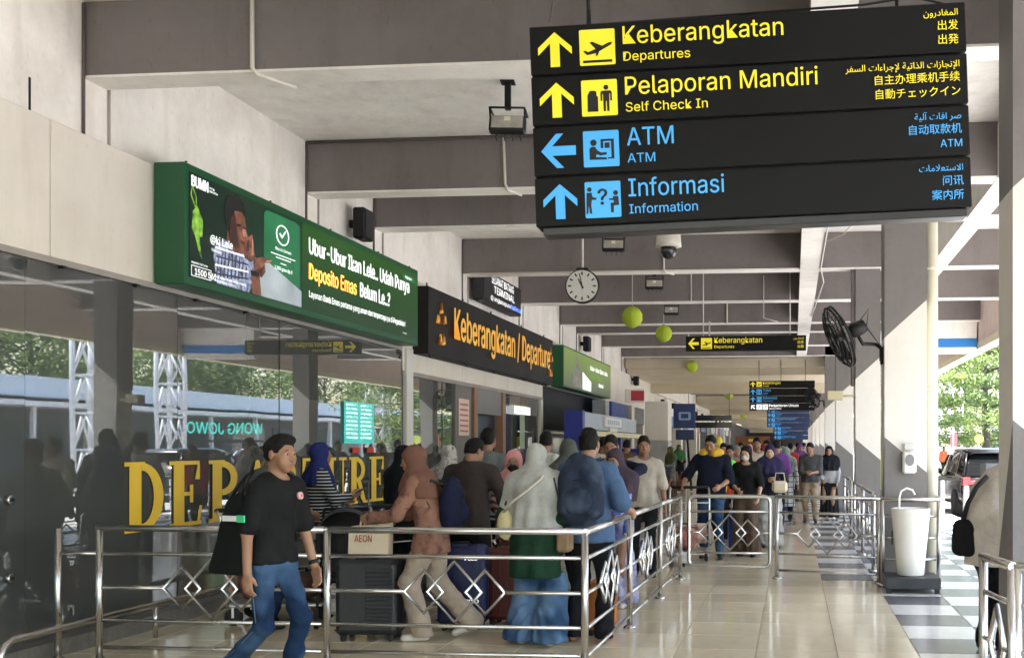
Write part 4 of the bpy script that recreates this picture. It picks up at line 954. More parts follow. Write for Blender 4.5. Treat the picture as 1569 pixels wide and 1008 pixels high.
for q in range(6): MB().box(2.9+q*.3, 3.08+q*.3, -.064, -.061, 2.11, 2.22).build('stroke', KP, pk)
MB().cbox(7.6, 8.0, -.3, .9, 0, 1.5, .01).build('end_panel', KB, ko)
MB().box(.3, 7.5, .85, .9, 1.05, 1.95).build('back_panel', SHOP, ko)
rs = thing('red_sign', 'small red sign box with white edge hanging beyond the faded advert', 'sign', (-5.0, 31.5, 2.9), 12)
MB().cbox(-.1, .5, 0, .16, 0, .42, .01).build('box', PANELW, rs); MB().box(.08, .48, -.004, -.0005, .06, .37).build('face', mat('sign_red', (.45, .03, .05), .5), rs)
pb_ = thing('white_locker', 'tall pale metal box standing beside the far shop entrance', 'box', (-4.3, 33, 0)); MB().cbox(-.4, .35, 0, .9, 1.75, 3.0, .02).build('upper_box', PANELW, pb_); MB().cbox(-.4, .35, 0, .9, 0, 1.74, .02).build('lower_box', mat('pier_grey', 0), pb_)
db = thing('information_board', 'navy hanging board with pale emblem at the left shop row', 'sign', (-3.75, 36, 2.2), 5)
MB().cbox(-.38, .38, 0, .1, 0, .85, .02).build('panel', mat('board_navy', (.01, .03, .13), .35), db); MB().cbox(-.3, .34, 0, .08, -.4, -.05, .02).build('lower_panel', BD, db)
m_ = MB(); m_.rrect(-.2, .22, .28, .56, .05, -.001, .003); m_.build('emblem', mat('emblem_blue', (.25, .38, .62), .4), db); m_ = MB(); m_.rrect(-.12, .14, .34, .5, .02, -.005, .003); m_.build('emblem_inner', mat('board_navy', 0), db)
MB().tube([(.1, .1, -.4), (.25, .1, -2.15)], .04, 8).build('stand', BLACK, db)
ms = thing('menu_board', 'dark slatted board hanging beyond the navy board', 'sign', (-3.3, 41, 2.3)); 
for i in range(2): MB().cbox(-.9, .9, 0, .05, i*.28, i*.28+.22, .005).build('slat', SHOP, ms)
MB().tube([(-.8, .02, .5), (-.8, .02, 1.5)], .01, 4).tube([(.8, .02, .5), (.8, .02, 1.5)], .01, 4).build('hanger', BLACK, ms)
yb_ = thing('balloon', 'yellow balloon floating above the crowd near the shops', 'balloon', (-2.36, 33, 1.72)); MB().sph((0, 0, 0), .16, 16, sc3=(.9, .9, 1.15)).build('skin', mat('balloon_yellow', (.75, .62, .04), .25), yb_); MB().tube([(0, 0, -.22), (.02, 0, -1.0)], .004, 4).build('string', CABLE, yb_)
ob = thing('far_sign', 'orange brown sign band at the end of the hall', 'sign', (-4.4, 80, 1.75)); MB().cbox(0, 2.6, 0, .2, 0, .6, .02).build('panel', mat('far_orange', (.20, .07, .02), .5), ob); MB().cbox(1.0, 1.7, -.02, -.001, .2, .4, .003).build('strip', mat('print_yellow', (.7, .6, .1), .5), ob)
pp = thing('potted_plant', 'green potted plant beside the last pillars in the distance', 'plant', (.35, 70, 0))
MB().lathe([(.2, 0), (.28, .5), (.3, .55)], n=14).build('pot', mat('pot_grey', (.3, .3, .3), .6), pp)
m_ = MB(); rg = random.Random(3)
for i in range(160):
    a = rg.uniform(0, 6.28); e = rg.uniform(.2, 1.3); l = rg.uniform(.5, 1.4); d_ = Vector((math.cos(a)*math.cos(e), math.sin(a)*math.cos(e), math.sin(e)))
    p = Vector((0, 0, .5))+d_*l; q = d_.cross(Vector((0, 0, 1))).normalized()*.05; m_.add([p-d_*.2, p+q, p+d_*.2+Vector((0, 0, -.08)), p-q], [(0, 1, 2, 3)])
m_.build('leaves', LEAF[1], pp)

# ================================================================== OUTSIDE: BOLLARDS, CAR
bo = thing('bollard', 'white steel bollard at the kerb nearest the downpipe', 'bollard', (3.2, 22.9, 0), 0, 'white bollards at the kerb')
MB().lathe([(.055, 0), (.055, .80), (.045, .83), (.01, .84)], n=16).build('post', TW, bo); MB().lathe([(.09, 0), (.09, .02), (.057, .03)], n=16).build('foot', TW, bo)
for i, (x, y) in enumerate(((3.2, 19.8), (3.2, 26.0), (3.2, 29.0), (3.2, 32.0), (3.2, 35.0))):
    copy_thing(bo, ['white bollard just left of the bending person in beige', 'white bollard third from the viewer, beside the black car wheel', 'fourth white bollard along the kerb', 'fifth white bollard along the kerb', 'sixth white bollard along the kerb'][i], (x, y, 0))

def car(loc, rz, label, paint):
    t = thing('parked_car', label, 'car', loc, rz)
    PT = mat('car_'+paint[0], paint[1], .22, var=.05, coat=.35, spec=.3); GL = mat('car_glass', (.008, .009, .010), .05, spec=.4)
    # cross sections along y (rear at y=0 toward -y), half widths and heights : lofted body
    st_y = [0, .06, .25, .8, 1.5, 2.3, 3.0, 3.6, 4.1, 4.4, 4.5]
    beltz = [.72, .98, 1.02, 1.02, 1.0, .99, .97, .93, .86, .72, .6]
    hw = [.80, .88, .915, .925, .925, .925, .92, .91, .86, .75, .62]
    zb = [.36, .30, .26, .24, .22, .22, .22, .24, .26, .3, .36]
    m_ = MB(); vs = []; n = 10
    for y, bz, w_, z0 in zip(st_y, beltz, hw, zb):
        half = [(w_*.80, z0), (w_*.96, z0+.10), (w_, z0+.30), (w_*.985, bz-.12), (w_*.93, bz-.02), (w_*.78, bz+.015)]
        ring_ = [(x, y, z) for x, z in half]+[(-x, y, z) for x, z in half[::-1]]
        vs += ring_
    k = 12; fs = []
    for i in range(len(st_y)-1):
        for j in range(k): fs.append((i*k+j, i*k+(j+1) % k, (i+1)*k+(j+1) % k, (i+1)*k+j))
    fs.append(tuple(range(k))[::-1]); fs.append(tuple((len(st_y)-1)*k+j for j in range(k)))
    m_.add(vs, fs, 0, True); body = m_.build('body', PT, t); sb = body.modifiers.new('s', 'SUBSURF'); sb.levels = 1; sb.render_levels = 2
    # cabin
    cy = [.10, .45, 1.2, 2.0, 2.6, 3.25]; ch = [1.0, 1.50, 1.60, 1.60, 1.52, 1.0]; cw = [.80, .66, .66, .66, .66, .78]
    vs = []; fs = []
    for y, z, w_ in zip(cy, ch, cw): vs += [(.84, y, .98), (w_+.03, y, z-.05), (w_-.08, y, z), (-w_+.08, y, z), (-w_-.03, y, z-.05), (-.84, y, .98)]
    for i in range(5):
        for j in range(5): fs.append((i*6+j, i*6+j+1, (i+1)*6+j+1, (i+1)*6+j))
    m_ = MB(); m_.add(vs, fs, 0, True); m_.build('windows', GL, t)
    m_ = MB(); vs = []; fs = []
    for y, z, w_ in zip((.36, .6, 1.2, 2.0, 2.55), (1.52, 1.60, 1.625, 1.625, 1.56), (.62, .66, .66, .66, .62)): vs += [(w_+.03, y, z-.06), (w_-.06, y, z), (-w_+.06, y, z), (-w_-.03, y, z-.06)]
    for i in range(4):
        for j in range(3): fs.append((i*4+j, i*4+j+1, (i+1)*4+j+1, (i+1)*4+j))
    m_.add(vs, fs, 0, True); rf = m_.build('roof', PT, t); so = rf.modifiers.new('t', 'SOLIDIFY'); so.thickness = .03
    m_ = MB()
    for sx in (-1, 1):
        for y0, y1 in ((1.25, 1.32), (2.25, 2.32)): m_.add([(sx*.845, y0, .98), (sx*.845, y1, .98), (sx*.70, y1, 1.56), (sx*.70, y0, 1.56)], [(0, 1, 2, 3)])
        m_.tube([(sx*.845, .12, .99), (sx*.70, .45, 1.50), (sx*.68, 1.2, 1.58)], .03, 6); m_.tube([(sx*.845, 3.2, .99), (sx*.70, 2.6, 1.52)], .03, 6)
    m_.build('window_frames', PT, t)
    RIM = mat('rim', (.5, .5, .52), .3, 1)
    for sx in (-1, 1):
        for y in (.85, 3.55):
            Mw = Matrix.Translation((sx*.84, y, .34)) @ Matrix.Rotation(R(90*sx), 4, 'Y')
            wo_ = MB().lathe([(.20, -.10), (.33, -.10), (.345, -.05), (.345, .06), (.33, .10), (.22, .10)], n=28, M=Mw).build('wheel', RUBBER, t)
            m_ = MB(); m_.lathe([(.22, .05), (.22, .095), (.20, .095), (.19, .07)], n=24, M=Mw)
            for q in range(5):
                Mq = Mw @ Matrix.Rotation(q*2*math.pi/5, 4, 'Z'); m_.cbox(.02, .21, -.035, .035, .06, .095, .005, M=Mq)
            m_.build('rim', RIM, wo_)
        m_ = MB(); m_.cbox(sx*.80-.1, sx*.80+.1, -.03, .10, .78, .98, .02); m_.cbox(sx*.62-.14, sx*.62+.14, -.035, .03, .80, .90, .015); m_.build('tail_light', mat('tail_red', (.25, .008, .012), .15, coat=1), t)
        m_ = MB(); m_.cbox(sx*.98-.09, sx*.98+.09, 2.75, 2.85, 1.0, 1.14, .03); m_.build('mirror', PT, t)
    MB().cbox(-.26, .26, -.05, -.02, .62, .74, .004).build('number_plate', mat('plate', (.7, .7, .7), .5), t)
    MB().cbox(-.84, .84, -.07, .1, .30, .52, .04).build('bumper', BLACKP, t)
    return t
car((4.78, 24.6, -.12), 2, 'black SUV parked at the kerb seen from behind, roof bright', ('black', (.010, .010, .012)))
car((12.5, 47, -.12), 180, 'white car driving on the far lane, mirrored in glass', ('white', (.7, .7, .7)))
yd = thing('road_sign', 'round yellow roadside sign under the lime green tree', 'sign', (9.9, 57, -.12)); MB().tube([(0, 0, 0), (0, 0, 2.2)], .035, 6).build('post', TW, yd)
MB().disc(0, 2.1, .24, -.04, .02).build('disc', mat('sign_lime', (.5, .55, .10), .5), yd)
rd = thing('road_banner', 'red roadside banner left of the round yellow sign', 'banner', (8.4, 56, -.12)); MB().tube([(0, 0, 0), (0, 0, 2.7)], .03, 6).build('post', TW, rd); MB().cbox(-.15, .2, -.02, .02, 1.7, 2.35, .005).build('cloth', mat('banner_red', (.42, .10, .11), .6), rd)
pw = thing('planter_wall', 'low grey planter wall at the foot of the lattice towers', 'wall', (10.5, 78, -.12)); MB().cbox(-2.5, 3.5, 0, .4, 0, .8, .02).build('wall', PAVE, pw)

# ================================================================== LUGGAGE
def suitcase(loc, rz, w_, d_, h_, m, label, ribs=5, horiz=False, handle=0, group=None):
    t = thing('suitcase', label, 'suitcase', loc, rz)
    MB().cbox(-w_/2, w_/2, -d_/2, d_/2, .05, h_, .035).build('shell', m, t, bevel=.012)
    mm = MB()
    for i in range(ribs):
        x = -w_/2+.08+(w_-.16)*i/(ribs-1)
        if horiz: z = .14+(h_-.24)*i/(ribs-1); mm.cbox(.0, w_/2-.03, -d_/2-.007, -d_/2+.01, z, z+.025, .004)
        else: mm.cbox(x-.010, x+.010, -d_/2-.007, -d_/2+.01, .12, h_-.06, .004)
    mm.build('ribs', m, t)
    for sx in (-1, 1):
        for sy in (-1, 1): MB().cbox(sx*(w_/2-.06)-.02, sx*(w_/2-.06)+.02, sy*(d_/2-.05)-.03, sy*(d_/2-.05)+.03, 0, .055, .01).build('wheel', RUBBER, t)
    MB().tube([(-.08, -d_/2+.04, h_-.005), (-.07, -d_/2+.04, h_+.03), (.07, -d_/2+.04, h_+.03), (.08, -d_/2+.04, h_-.005)], .01, 6).build('grip', BLACKP, t)
    if handle: MB().tube([(-.1, d_/2-.06, h_-.01), (-.1, d_/2-.06, h_+handle), (.1, d_/2-.06, h_+handle), (.1, d_/2-.06, h_-.01)], .009, 6).build('pull_handle', STEEL, t)
    MB().box(w_/2+.001, w_/2+.006, -.004, .004, .07, h_-.02).build('zip', BLACK, t)
    return t
suitcase((-3.42, 8.22, 0), 6, .50, .32, .66, mat('case_black', (.016, .018, .022), .38, var=.2, bump=.08), 'large ribbed black suitcase standing under the cream tote bag', 14, True)
bsu = suitcase((-2.82, 8.75, 0), 3, .40, .28, .72, mat('case_blue', (.012, .02, .085), .5, var=.15, bump=.1), 'navy blue suitcase with white lettering behind the diamond railing', 2)
text('POLO', .03, SWHITE, bsu, -.13, .24, -.148, bold=.02); text('POLO', .03, SWHITE, bsu, .06, .24, -.148, bold=.02); text('POLO', .03, SWHITE, bsu, .05, .60, -.148, bold=.02)
suitcase((-2.50, 9.0, 0), -5, .34, .26, .68, mat('case_red', (.10, .018, .012), .45, var=.15), 'dark red suitcase beside the woman in the pink headscarf', 4, handle=.25)
suitcase((-.80, 15.5, 0), 10, .32, .24, .58, mat('case_blue2', (.02, .04, .25), .45), 'bright blue suitcase beside the man with neck pillow', 4, handle=.2)
suitcase((-1.60, 8.62, 0), 85, .34, .22, .44, mat('case_orange', (.55, .16, .03), .45, var=.2), 'orange suitcase standing behind the blue shirt man, half hidden', 4)
TOTE = mat('canvas_cream', '#d9cbb2', .85, var=.08, bump=.2, bscale=120)
to = thing('tote_bag', 'cream canvas tote bag with red print on the black suitcase', 'bag', (-3.40, 8.18, .665), 4)
m_ = MB(); m_.add([(-.17, -.07, 0), (.15, -.07, 0), (.15, .07, 0), (-.17, .07, 0), (-.165, -.06, .25), (.155, -.05, .27), (.16, .05, .28), (-.17, .055, .25)], [(0, 1, 5, 4), (1, 2, 6, 5), (2, 3, 7, 6), (3, 0, 4, 7), (4, 5, 6, 7)]); m_.build('bag', TOTE, to)
for y in (-.055, .055): MB().tube([(-.08, y, .24), (-.07, y*.6, .32), (0, y*.4, .345), (.07, y*.6, .33), (.08, y, .26)], .008, 5).build('strap', TOTE, to)
text('AEON', .055, mat('print_darkred', (.30, .03, .03), .6), to, -.115, .13, -.075, width=.14, bold=.01)

def trolley(loc, rz, label):
    t = thing('luggage_trolley', label, 'trolley', loc, rz, 'luggage trolleys in the queue')
    AL = mat('trolley_alu', (.55, .55, .54), .3, .9, var=.1)
    MB().cbox(-.28, .28, -.40, .42, .16, .19, .01).build('deck', AL, t)
    for sx in (-1, 1): MB().tube([(sx*.28, .40, .17), (sx*.27, .46, .95), (sx*.26, .50, 1.0)], .016, 8).build('upright', AL, t)
    MB().tube([(-.26, .50, 1.0), (.26, .50, 1.0)], .02, 8).build('handle', BLACKP, t)
    MB().tube([(-.27, .45, .80), (-.27, .25, .80), (.27, .25, .80), (.27, .45, .80)], .008, 5).tube([(-.27, .44, .68), (-.27, .26, .68), (.27, .26, .68), (.27, .44, .68)], .008, 5).build('basket', AL, t)
    m_ = MB(); m_.tube([(-.27, .43, .5), (.27, .43, .5)], .01, 5); m_.tube([(-.27, .42, .35), (.27, .42, .35)], .01, 5); m_.build('back_bars', AL, t)
    MB().cbox(-.24, .24, .405, .42, .24, .50, .004).build('advert_plate', mat('plate_pattern', (.45, .30, .22), .5, var=.8, scale=14), t)
    for x, y in ((-.24, .36), (.24, .36), (0, -.36)):
        Mw = Matrix.Translation((x-.02, y, .075)) @ Matrix.Rotation(R(90), 4, 'Y'); MB().lathe([(.03, 0), (.075, 0), (.075, .04), (.03, .04)], n=16, M=Mw).build('wheel', RUBBER, t)
        MB().box(x-.03, x+.03, y-.01, y+.01, .07, .16).build('fork', AL, t)
    MB().cbox(-.10, .10, -.50, -.38, .06, .20, .03).build('front_bumper', mat('bumper_white', (.7, .7, .7), .4), t)
    return t
tr1 = trolley((-4.55, 9.0, 0), 100, 'trolley with bags at left behind the diamond railing')
tr2 = copy_thing(tr1, 'trolley pushed by the man with yellow neck pillow', (-1.42, 13.85, 0), 0)
tr3 = copy_thing(tr1, 'trolley held by the woman in the brown headscarf', (-3.35, 9.35, 0), 60)
tr4 = copy_thing(tr1, 'empty trolley parked between kiosk and far queue railing', (-2.5, 15.8, 0), 15)
def duffel(loc, rz, sx, sy, sz, m, label, name='travel_bag', cat='bag'):
    t = thing(name, label, cat, loc, rz)
    m_ = MB(); vs = []; N, K = 9, 16
    for i in range(N):
        u = i/(N-1)*2-1; q = (1-abs(u)**4)**.5*.98+.02
        for k in range(K):
            a = 2*math.pi*k/K; c_, s_ = math.cos(a), math.sin(a); p = .75
            vs.append((u*sx/2, sy/2*q*math.copysign(abs(c_)**p, c_), sz/2+sz/2*q*math.copysign(abs(s_)**p, s_)))
    fs = [(i*K+k, i*K+(k+1) % K, (i+1)*K+(k+1) % K, (i+1)*K+k) for i in range(N-1) for k in range(K)]+[tuple(range(K))[::-1], tuple((N-1)*K+k for k in range(K))]
    m_.add(vs, fs, 0, True); m_.build('bag', m, t)
    MB().tube([(-sx*.2, 0, sz*.97), (-sx*.15, 0, sz*1.15), (sx*.15, 0, sz*1.15), (sx*.2, 0, sz*.97)], .012, 6).build('strap', BLACKP, t)
    MB().tube([(-sx*.4, 0, sz*.985), (sx*.4, 0, sz*.985)], .006, 4).build('zip', BLACK, t)
    return t
duffel((-4.72, 8.95, .19), 20, .42, .30, .28, mat('bag_rose', (.20, .075, .06), .7, var=.3, bump=.3), 'dusty rose travel bag lying on the left trolley')
duffel((-4.40, 9.02, .19), 80, .40, .28, .24, mat('bag_brown', (.09, .05, .035), .7, var=.3, bump=.3), 'brown travel bag on the left trolley, right of the rose one')
duffel((-1.44, 13.85, .19), 5, .34, .3, .30, mat('bag_redwhite', (.32, .12, .10), .7, var=.8, scale=9), 'red and white patterned bag on the trolley of neck pillow man')
duffel((-3.45, 9.3, .19), 60, .5, .36, .35, mat('bag_dark', (.02, .02, .025), .7, bump=.3), 'dark travel bag on trolley behind the black suitcase')
sr = thing('stroller', 'black folded stroller with grey hood next to the cream tote bag', 'stroller', (-3.98, 9.0, 0), 20)
m_ = MB(); vs = []; K = 14
for i in range(9):
    a = R(-10+i*15)
    for k in range(K+1):
        b2 = R(-90+180*k/K); vs.append((.24*math.sin(b2), -.05+.30*math.cos(a)*math.cos(b2)*.9, .62+.34*math.sin(a)*max(.0, math.cos(b2))**.7+.05*math.sin(a)))
m_.add(vs, [(i*(K+1)+k, i*(K+1)+k+1, (i+1)*(K+1)+k+1, (i+1)*(K+1)+k) for i in range(8) for k in range(K)], 0, True)
h_ = m_.build('hood', mat('stroller_grey', (.035, .036, .04), .7, var=.3, bump=.3), sr); so = h_.modifiers.new('t', 'SOLIDIFY'); so.thickness = .012
m_ = MB(); m_.cbox(-.2, .2, -.05, .25, .35, .42, .02); m_.cbox(-.2, .2, .2, .26, .40, .8, .02); m_.build('seat', BLACKP, sr)
for sx in (-1, 1): MB().tube([(sx*.22, -.32, .1), (sx*.22, 0, .45), (sx*.22, .42, .98)], .013, 6).tube([(sx*.22, .3, .1), (sx*.22, 0, .5)], .013, 6).build('frame_side', BLACK, sr)
MB().tube([(-.22, .42, .98), (.22, .42, .98)], .017, 6).build('handle', BLACKP, sr)
for x in (-.22, .22):
    for y in (-.32, .3):
        Mw = Matrix.Translation((x-.015, y, .09)) @ Matrix.Rotation(R(90), 4, 'Y'); MB().lathe([(.04, 0), (.09, 0), (.09, .03), (.04, .03)], n=16, M=Mw).build('wheel', RUBBER, sr)
# ================================================================== PEOPLE: smooth-union distance fields turned into one mesh each
class SDF:
    def __init__(s): s.p = []
    def cone(s, a, b, ra, rb, k=.03, sq=None, nm=None, sub=False):
        """tapered capsule; sq=(axis vector, factor) squashes across that direction"""
        s.p.append(('c', np.array(a, float), np.array(b, float), ra, rb, k, sq, sub)); return s
    def ell(s, c, r, k=.02, rot=None, sub=False):
        s.p.append(('e', np.array(c, float), np.array(r, float), None, None, k, rot, sub)); return s
    def mesh(s, name, mats, parent, res=.012, cuts=(), wr=0, wf=18, seed=0, fold=None, label=None, zfold=0):
        lo = np.full(3, 1e9); hi = np.full(3, -1e9)
        for t, a, b, ra, rb, k, q, sub in s.p:
            if sub: continue
            if t == 'c': m = max(ra, rb); lo = np.minimum(lo, np.minimum(a, b)-m); hi = np.maximum(hi, np.maximum(a, b)+m)
            else: m = b.max(); lo = np.minimum(lo, a-m); hi = np.maximum(hi, a+m)
        for n_, d_ in cuts:   # keep n.x < d ; tighten boxes for axis cuts
            for ax in range(3):
                if n_[ax] == 1: hi[ax] = min(hi[ax], d_+res)
                if n_[ax] == -1: lo[ax] = max(lo[ax], -d_-res)
        lo -= 2.5*res+wr; hi += 2.5*res+wr
        N = np.ceil((hi-lo)/res).astype(int)+1
        ax = [lo[i]+res*np.arange(N[i]) for i in range(3)]
        F = np.full(tuple(N), .25, np.float32)
        for t, a, b, ra, rb, k, q, sub in s.p:
            m = (max(ra, rb) if t == 'c' else b.max())+k+3*res+.01
            l = (np.minimum(a, b) if t == 'c' else a)-m; h = (np.maximum(a, b) if t == 'c' else a)+m
            i0 = np.clip(np.floor((l-lo)/res).astype(int), 0, N); i1 = np.clip(np.ceil((h-lo)/res).astype(int)+1, 0, N)
            if (i1 <= i0).any(): continue
            X = ax[0][i0[0]:i1[0], None, None]; Y = ax[1][None, i0[1]:i1[1], None]; Z = ax[2][None, None, i0[2]:i1[2]]
            if t == 'c':
                px, py, pz = X-a[0], Y-a[1], Z-a[2]; d = b-a
                f = 1.0
                if q is not None:
                    u = np.array(q[0], float); u /= np.linalg.norm(u); f = q[1]
                    # squash relative to the axis: stretch the coordinate component of the offset
                    L2 = max(d @ d, 1e-9); h_ = np.clip((px*d[0]+py*d[1]+pz*d[2])/L2, 0, 1)
                    ox, oy, oz = px-h_*d[0], py-h_*d[1], pz-h_*d[2]
                    w_ = (ox*u[0]+oy*u[1]+oz*u[2])*(1/f-1)
                    ox = ox+w_*u[0]; oy = oy+w_*u[1]; oz = oz+w_*u[2]
                else:
                    L2 = max(d @ d, 1e-9); h_ = np.clip((px*d[0]+py*d[1]+pz*d[2])/L2, 0, 1)
                    ox, oy, oz = px-h_*d[0], py-h_*d[1], pz-h_*d[2]
                D = (np.sqrt(ox*ox+oy*oy+oz*oz)-(ra+(rb-ra)*h_))*(min(1, f)**.5)
            else:
                px, py, pz = X-a[0]+0*Y+0*Z, Y-a[1]+0*X+0*Z, Z-a[2]+0*X+0*Y
                if q is not None:
                    M_ = np.array(q); px, py, pz = (M_[0, 0]*px+M_[1, 0]*py+M_[2, 0]*pz, M_[0, 1]*px+M_[1, 1]*py+M_[2, 1]*pz, M_[0, 2]*px+M_[1, 2]*py+M_[2, 2]*pz)
                k0 = np.sqrt((px/b[0])**2+(py/b[1])**2+(pz/b[2])**2); k1 = np.sqrt((px/b[0]**2)**2+(py/b[1]**2)**2+(pz/b[2]**2)**2)+1e-9
                D = k0*(k0-1)/k1
            S = F[i0[0]:i1[0], i0[1]:i1[1], i0[2]:i1[2]]
            if sub:
                h_ = np.clip(.5-.5*(S+D)/k, 0, 1); F[i0[0]:i1[0], i0[1]:i1[1], i0[2]:i1[2]] = S+(-D-S)*h_+k*h_*(1-h_)
            else:
                h_ = np.clip(.5+.5*(S-D)/k, 0, 1); F[i0[0]:i1[0], i0[1]:i1[1], i0[2]:i1[2]] = S+(D-S)*h_-k*h_*(1-h_)
        X = ax[0][:, None, None]; Y = ax[1][None, :, None]; Z = ax[2][None, None, :]
        if wr:
            g = np.random.default_rng(seed); p = g.uniform(0, 6.28, 8)
            W = np.sin(wf*(X*.9+.5*Y)+2.1*np.sin(wf*.35*Z+p[0])+p[1])*np.sin(wf*.5*Z+p[2]+1.7*np.sin(wf*.4*X+p[3]))
            cr = (1-np.abs(np.sin(wf*.42*(Z*.8+.7*X)+2.2*np.sin(wf*.22*Y+.8*wf*.2*Z+p[6])+p[7])))**4
            cr2 = (1-np.abs(np.sin(wf*.36*(Z*.9-.8*X)+1.9*np.sin(wf*.25*X+p[0])+p[3])))**4
            W = W+1.5*cr*(.6+.5*np.sin(9*Z+p[5]))+1.3*cr2*(.5+.5*np.sin(11*X+7*Z+p[1]))
            W = W+.45*np.sin(wf*1.7*(Z*.8+.45*X)+1.5*np.sin(wf*.6*Y+p[4])+p[5])
            F = F+(wr*np.clip(W, -2.2, 1.1)).astype(np.float32)
        if fold:   # vertical drape folds growing downward: (centre x, y, count, amplitude, ztop, zbot)
            cx, cy, n_, am, zt, zb = fold
            th = np.arctan2(Y-cy, X-cx); gr = np.clip((zt-Z)/(zt-zb), 0, 1)
            F = F+(am*gr*np.sin(n_*th+1.3*np.sin(3*Z)+seed)).astype(np.float32)
        if zfold:  # horizontal stacking folds (trouser hems, sleeves)
            F = F+(zfold*np.sin(46*Z+9*X+3*np.sin(17*Y+12*X))).astype(np.float32)
        for n_, d_ in cuts: F = np.maximum(F, (n_[0]*X+n_[1]*Y+n_[2]*Z-d_).astype(np.float32))
        # surface nets
        ins = F < 0; nx, ny, nz = F.shape
        cnt = np.zeros((nx-1, ny-1, nz-1), np.int8)
        for dx in (0, 1):
            for dy in (0, 1):
                for dz in (0, 1): cnt += ins[dx:nx-1+dx, dy:ny-1+dy, dz:nz-1+dz]
        act = (cnt > 0) & (cnt < 8); C = np.argwhere(act)
        if not len(C): return None
        idx = np.full(act.shape, -1, np.int32); idx[act] = np.arange(len(C))
        V = np.zeros((len(C), 3)); n_ = np.zeros(len(C))
        co = [(i, j, k) for i in (0, 1) for j in (0, 1) for k in (0, 1)]
        for a in co:
            for b in co:
                if sum(b)-sum(a) == 1 and all(b[i] >= a[i] for i in range(3)):
                    fa = F[C[:, 0]+a[0], C[:, 1]+a[1], C[:, 2]+a[2]]; fb = F[C[:, 0]+b[0], C[:, 1]+b[1], C[:, 2]+b[2]]
                    m = (fa < 0) != (fb < 0); t_ = np.where(m, fa/np.where(m, fa-fb, 1), 0)
                    for q in range(3): V[:, q] += np.where(m, a[q]+(b[q]-a[q])*t_, 0)
                    n_ += m
        V = (V/n_[:, None]+C)*res+lo
        quads = []
        for d in range(3):
            u, v = (d+1) % 3, (d+2) % 3
            sl0 = [slice(None)]*3; sl1 = [slice(None)]*3; sl0[d] = slice(0, -1); sl1[d] = slice(1, None)
            for q in (u, v): sl0[q] = slice(1, -1); sl1[q] = slice(1, -1)
            A, B = ins[tuple(sl0)], ins[tuple(sl1)]
            E_ = np.argwhere(A != B); sg = A[tuple(E_.T)]
            if not len(E_): continue
            E_[:, u] += 1; E_[:, v] += 1
            def ci(du, dv):
                P = E_.copy(); P[:, u] -= du; P[:, v] -= dv; return idx[tuple(P.T)]
            Q = np.stack([ci(1, 1), ci(0, 1), ci(0, 0), ci(1, 0)], 1)
            Q[~sg] = Q[~sg][:, ::-1]; quads.append(Q)
        Q = np.concatenate(quads); Q = Q[(Q >= 0).all(1)]
        me = bpy.data.meshes.new(name); me.vertices.add(len(V)); me.vertices.foreach_set('co', V.astype(np.float32).ravel())
        me.loops.add(len(Q)*4); me.loops.foreach_set('vertex_index', Q.astype(np.int32).ravel())
        me.polygons.add(len(Q)); me.polygons.foreach_set('loop_start', np.arange(len(Q), dtype=np.int32)*4)
        me.polygons.foreach_set('use_smooth', np.ones(len(Q), bool)); me.materials.append(mats); me.update(calc_edges=True)
        o = bpy.data.objects.new(name, me); COL.objects.link(o); o.parent = parent
        if label: o['label'] = label
        return o

SKIN = {'a': mat('skin_tan', (.31, .165, .10), .5, var=.12, scale=9, bump=.06, bscale=120), 'b': mat('skin_brown', (.25, .125, .075), .5, var=.12, scale=9, bump=.06, bscale=120), 'c': mat('skin_light', (.48, .29, .19), .5, var=.1, scale=9)}
for m_ in SKIN.values():
    b_ = m_.node_tree.nodes['Principled BSDF']; b_.inputs['Subsurface Weight'].default_value = .08; b_.inputs['Subsurface Radius'].default_value = (.02, .008, .004)
HAIR = mat('hair_black', (.006, .005, .0045), .6, spec=.2, var=.4, scale=25, bump=.5, bscale=150)
EYEW = mat('eye_white', (.55, .52, .48), .2); EYEB = mat('iris_dark', (.015, .009, .006), .15); LIP = mat('lip', (.24, .09, .07), .5); BROW = mat('brow', (.015, .01, .008), .8)
_fab = {}
def fab(name, col, rough=.9, var=.2, scale=5, bump=.35, bscale=24, **k): return mat(name, col, rough, var=var, scale=scale, bump=bump, bscale=bscale, spec=.12, var2=.05, **k)
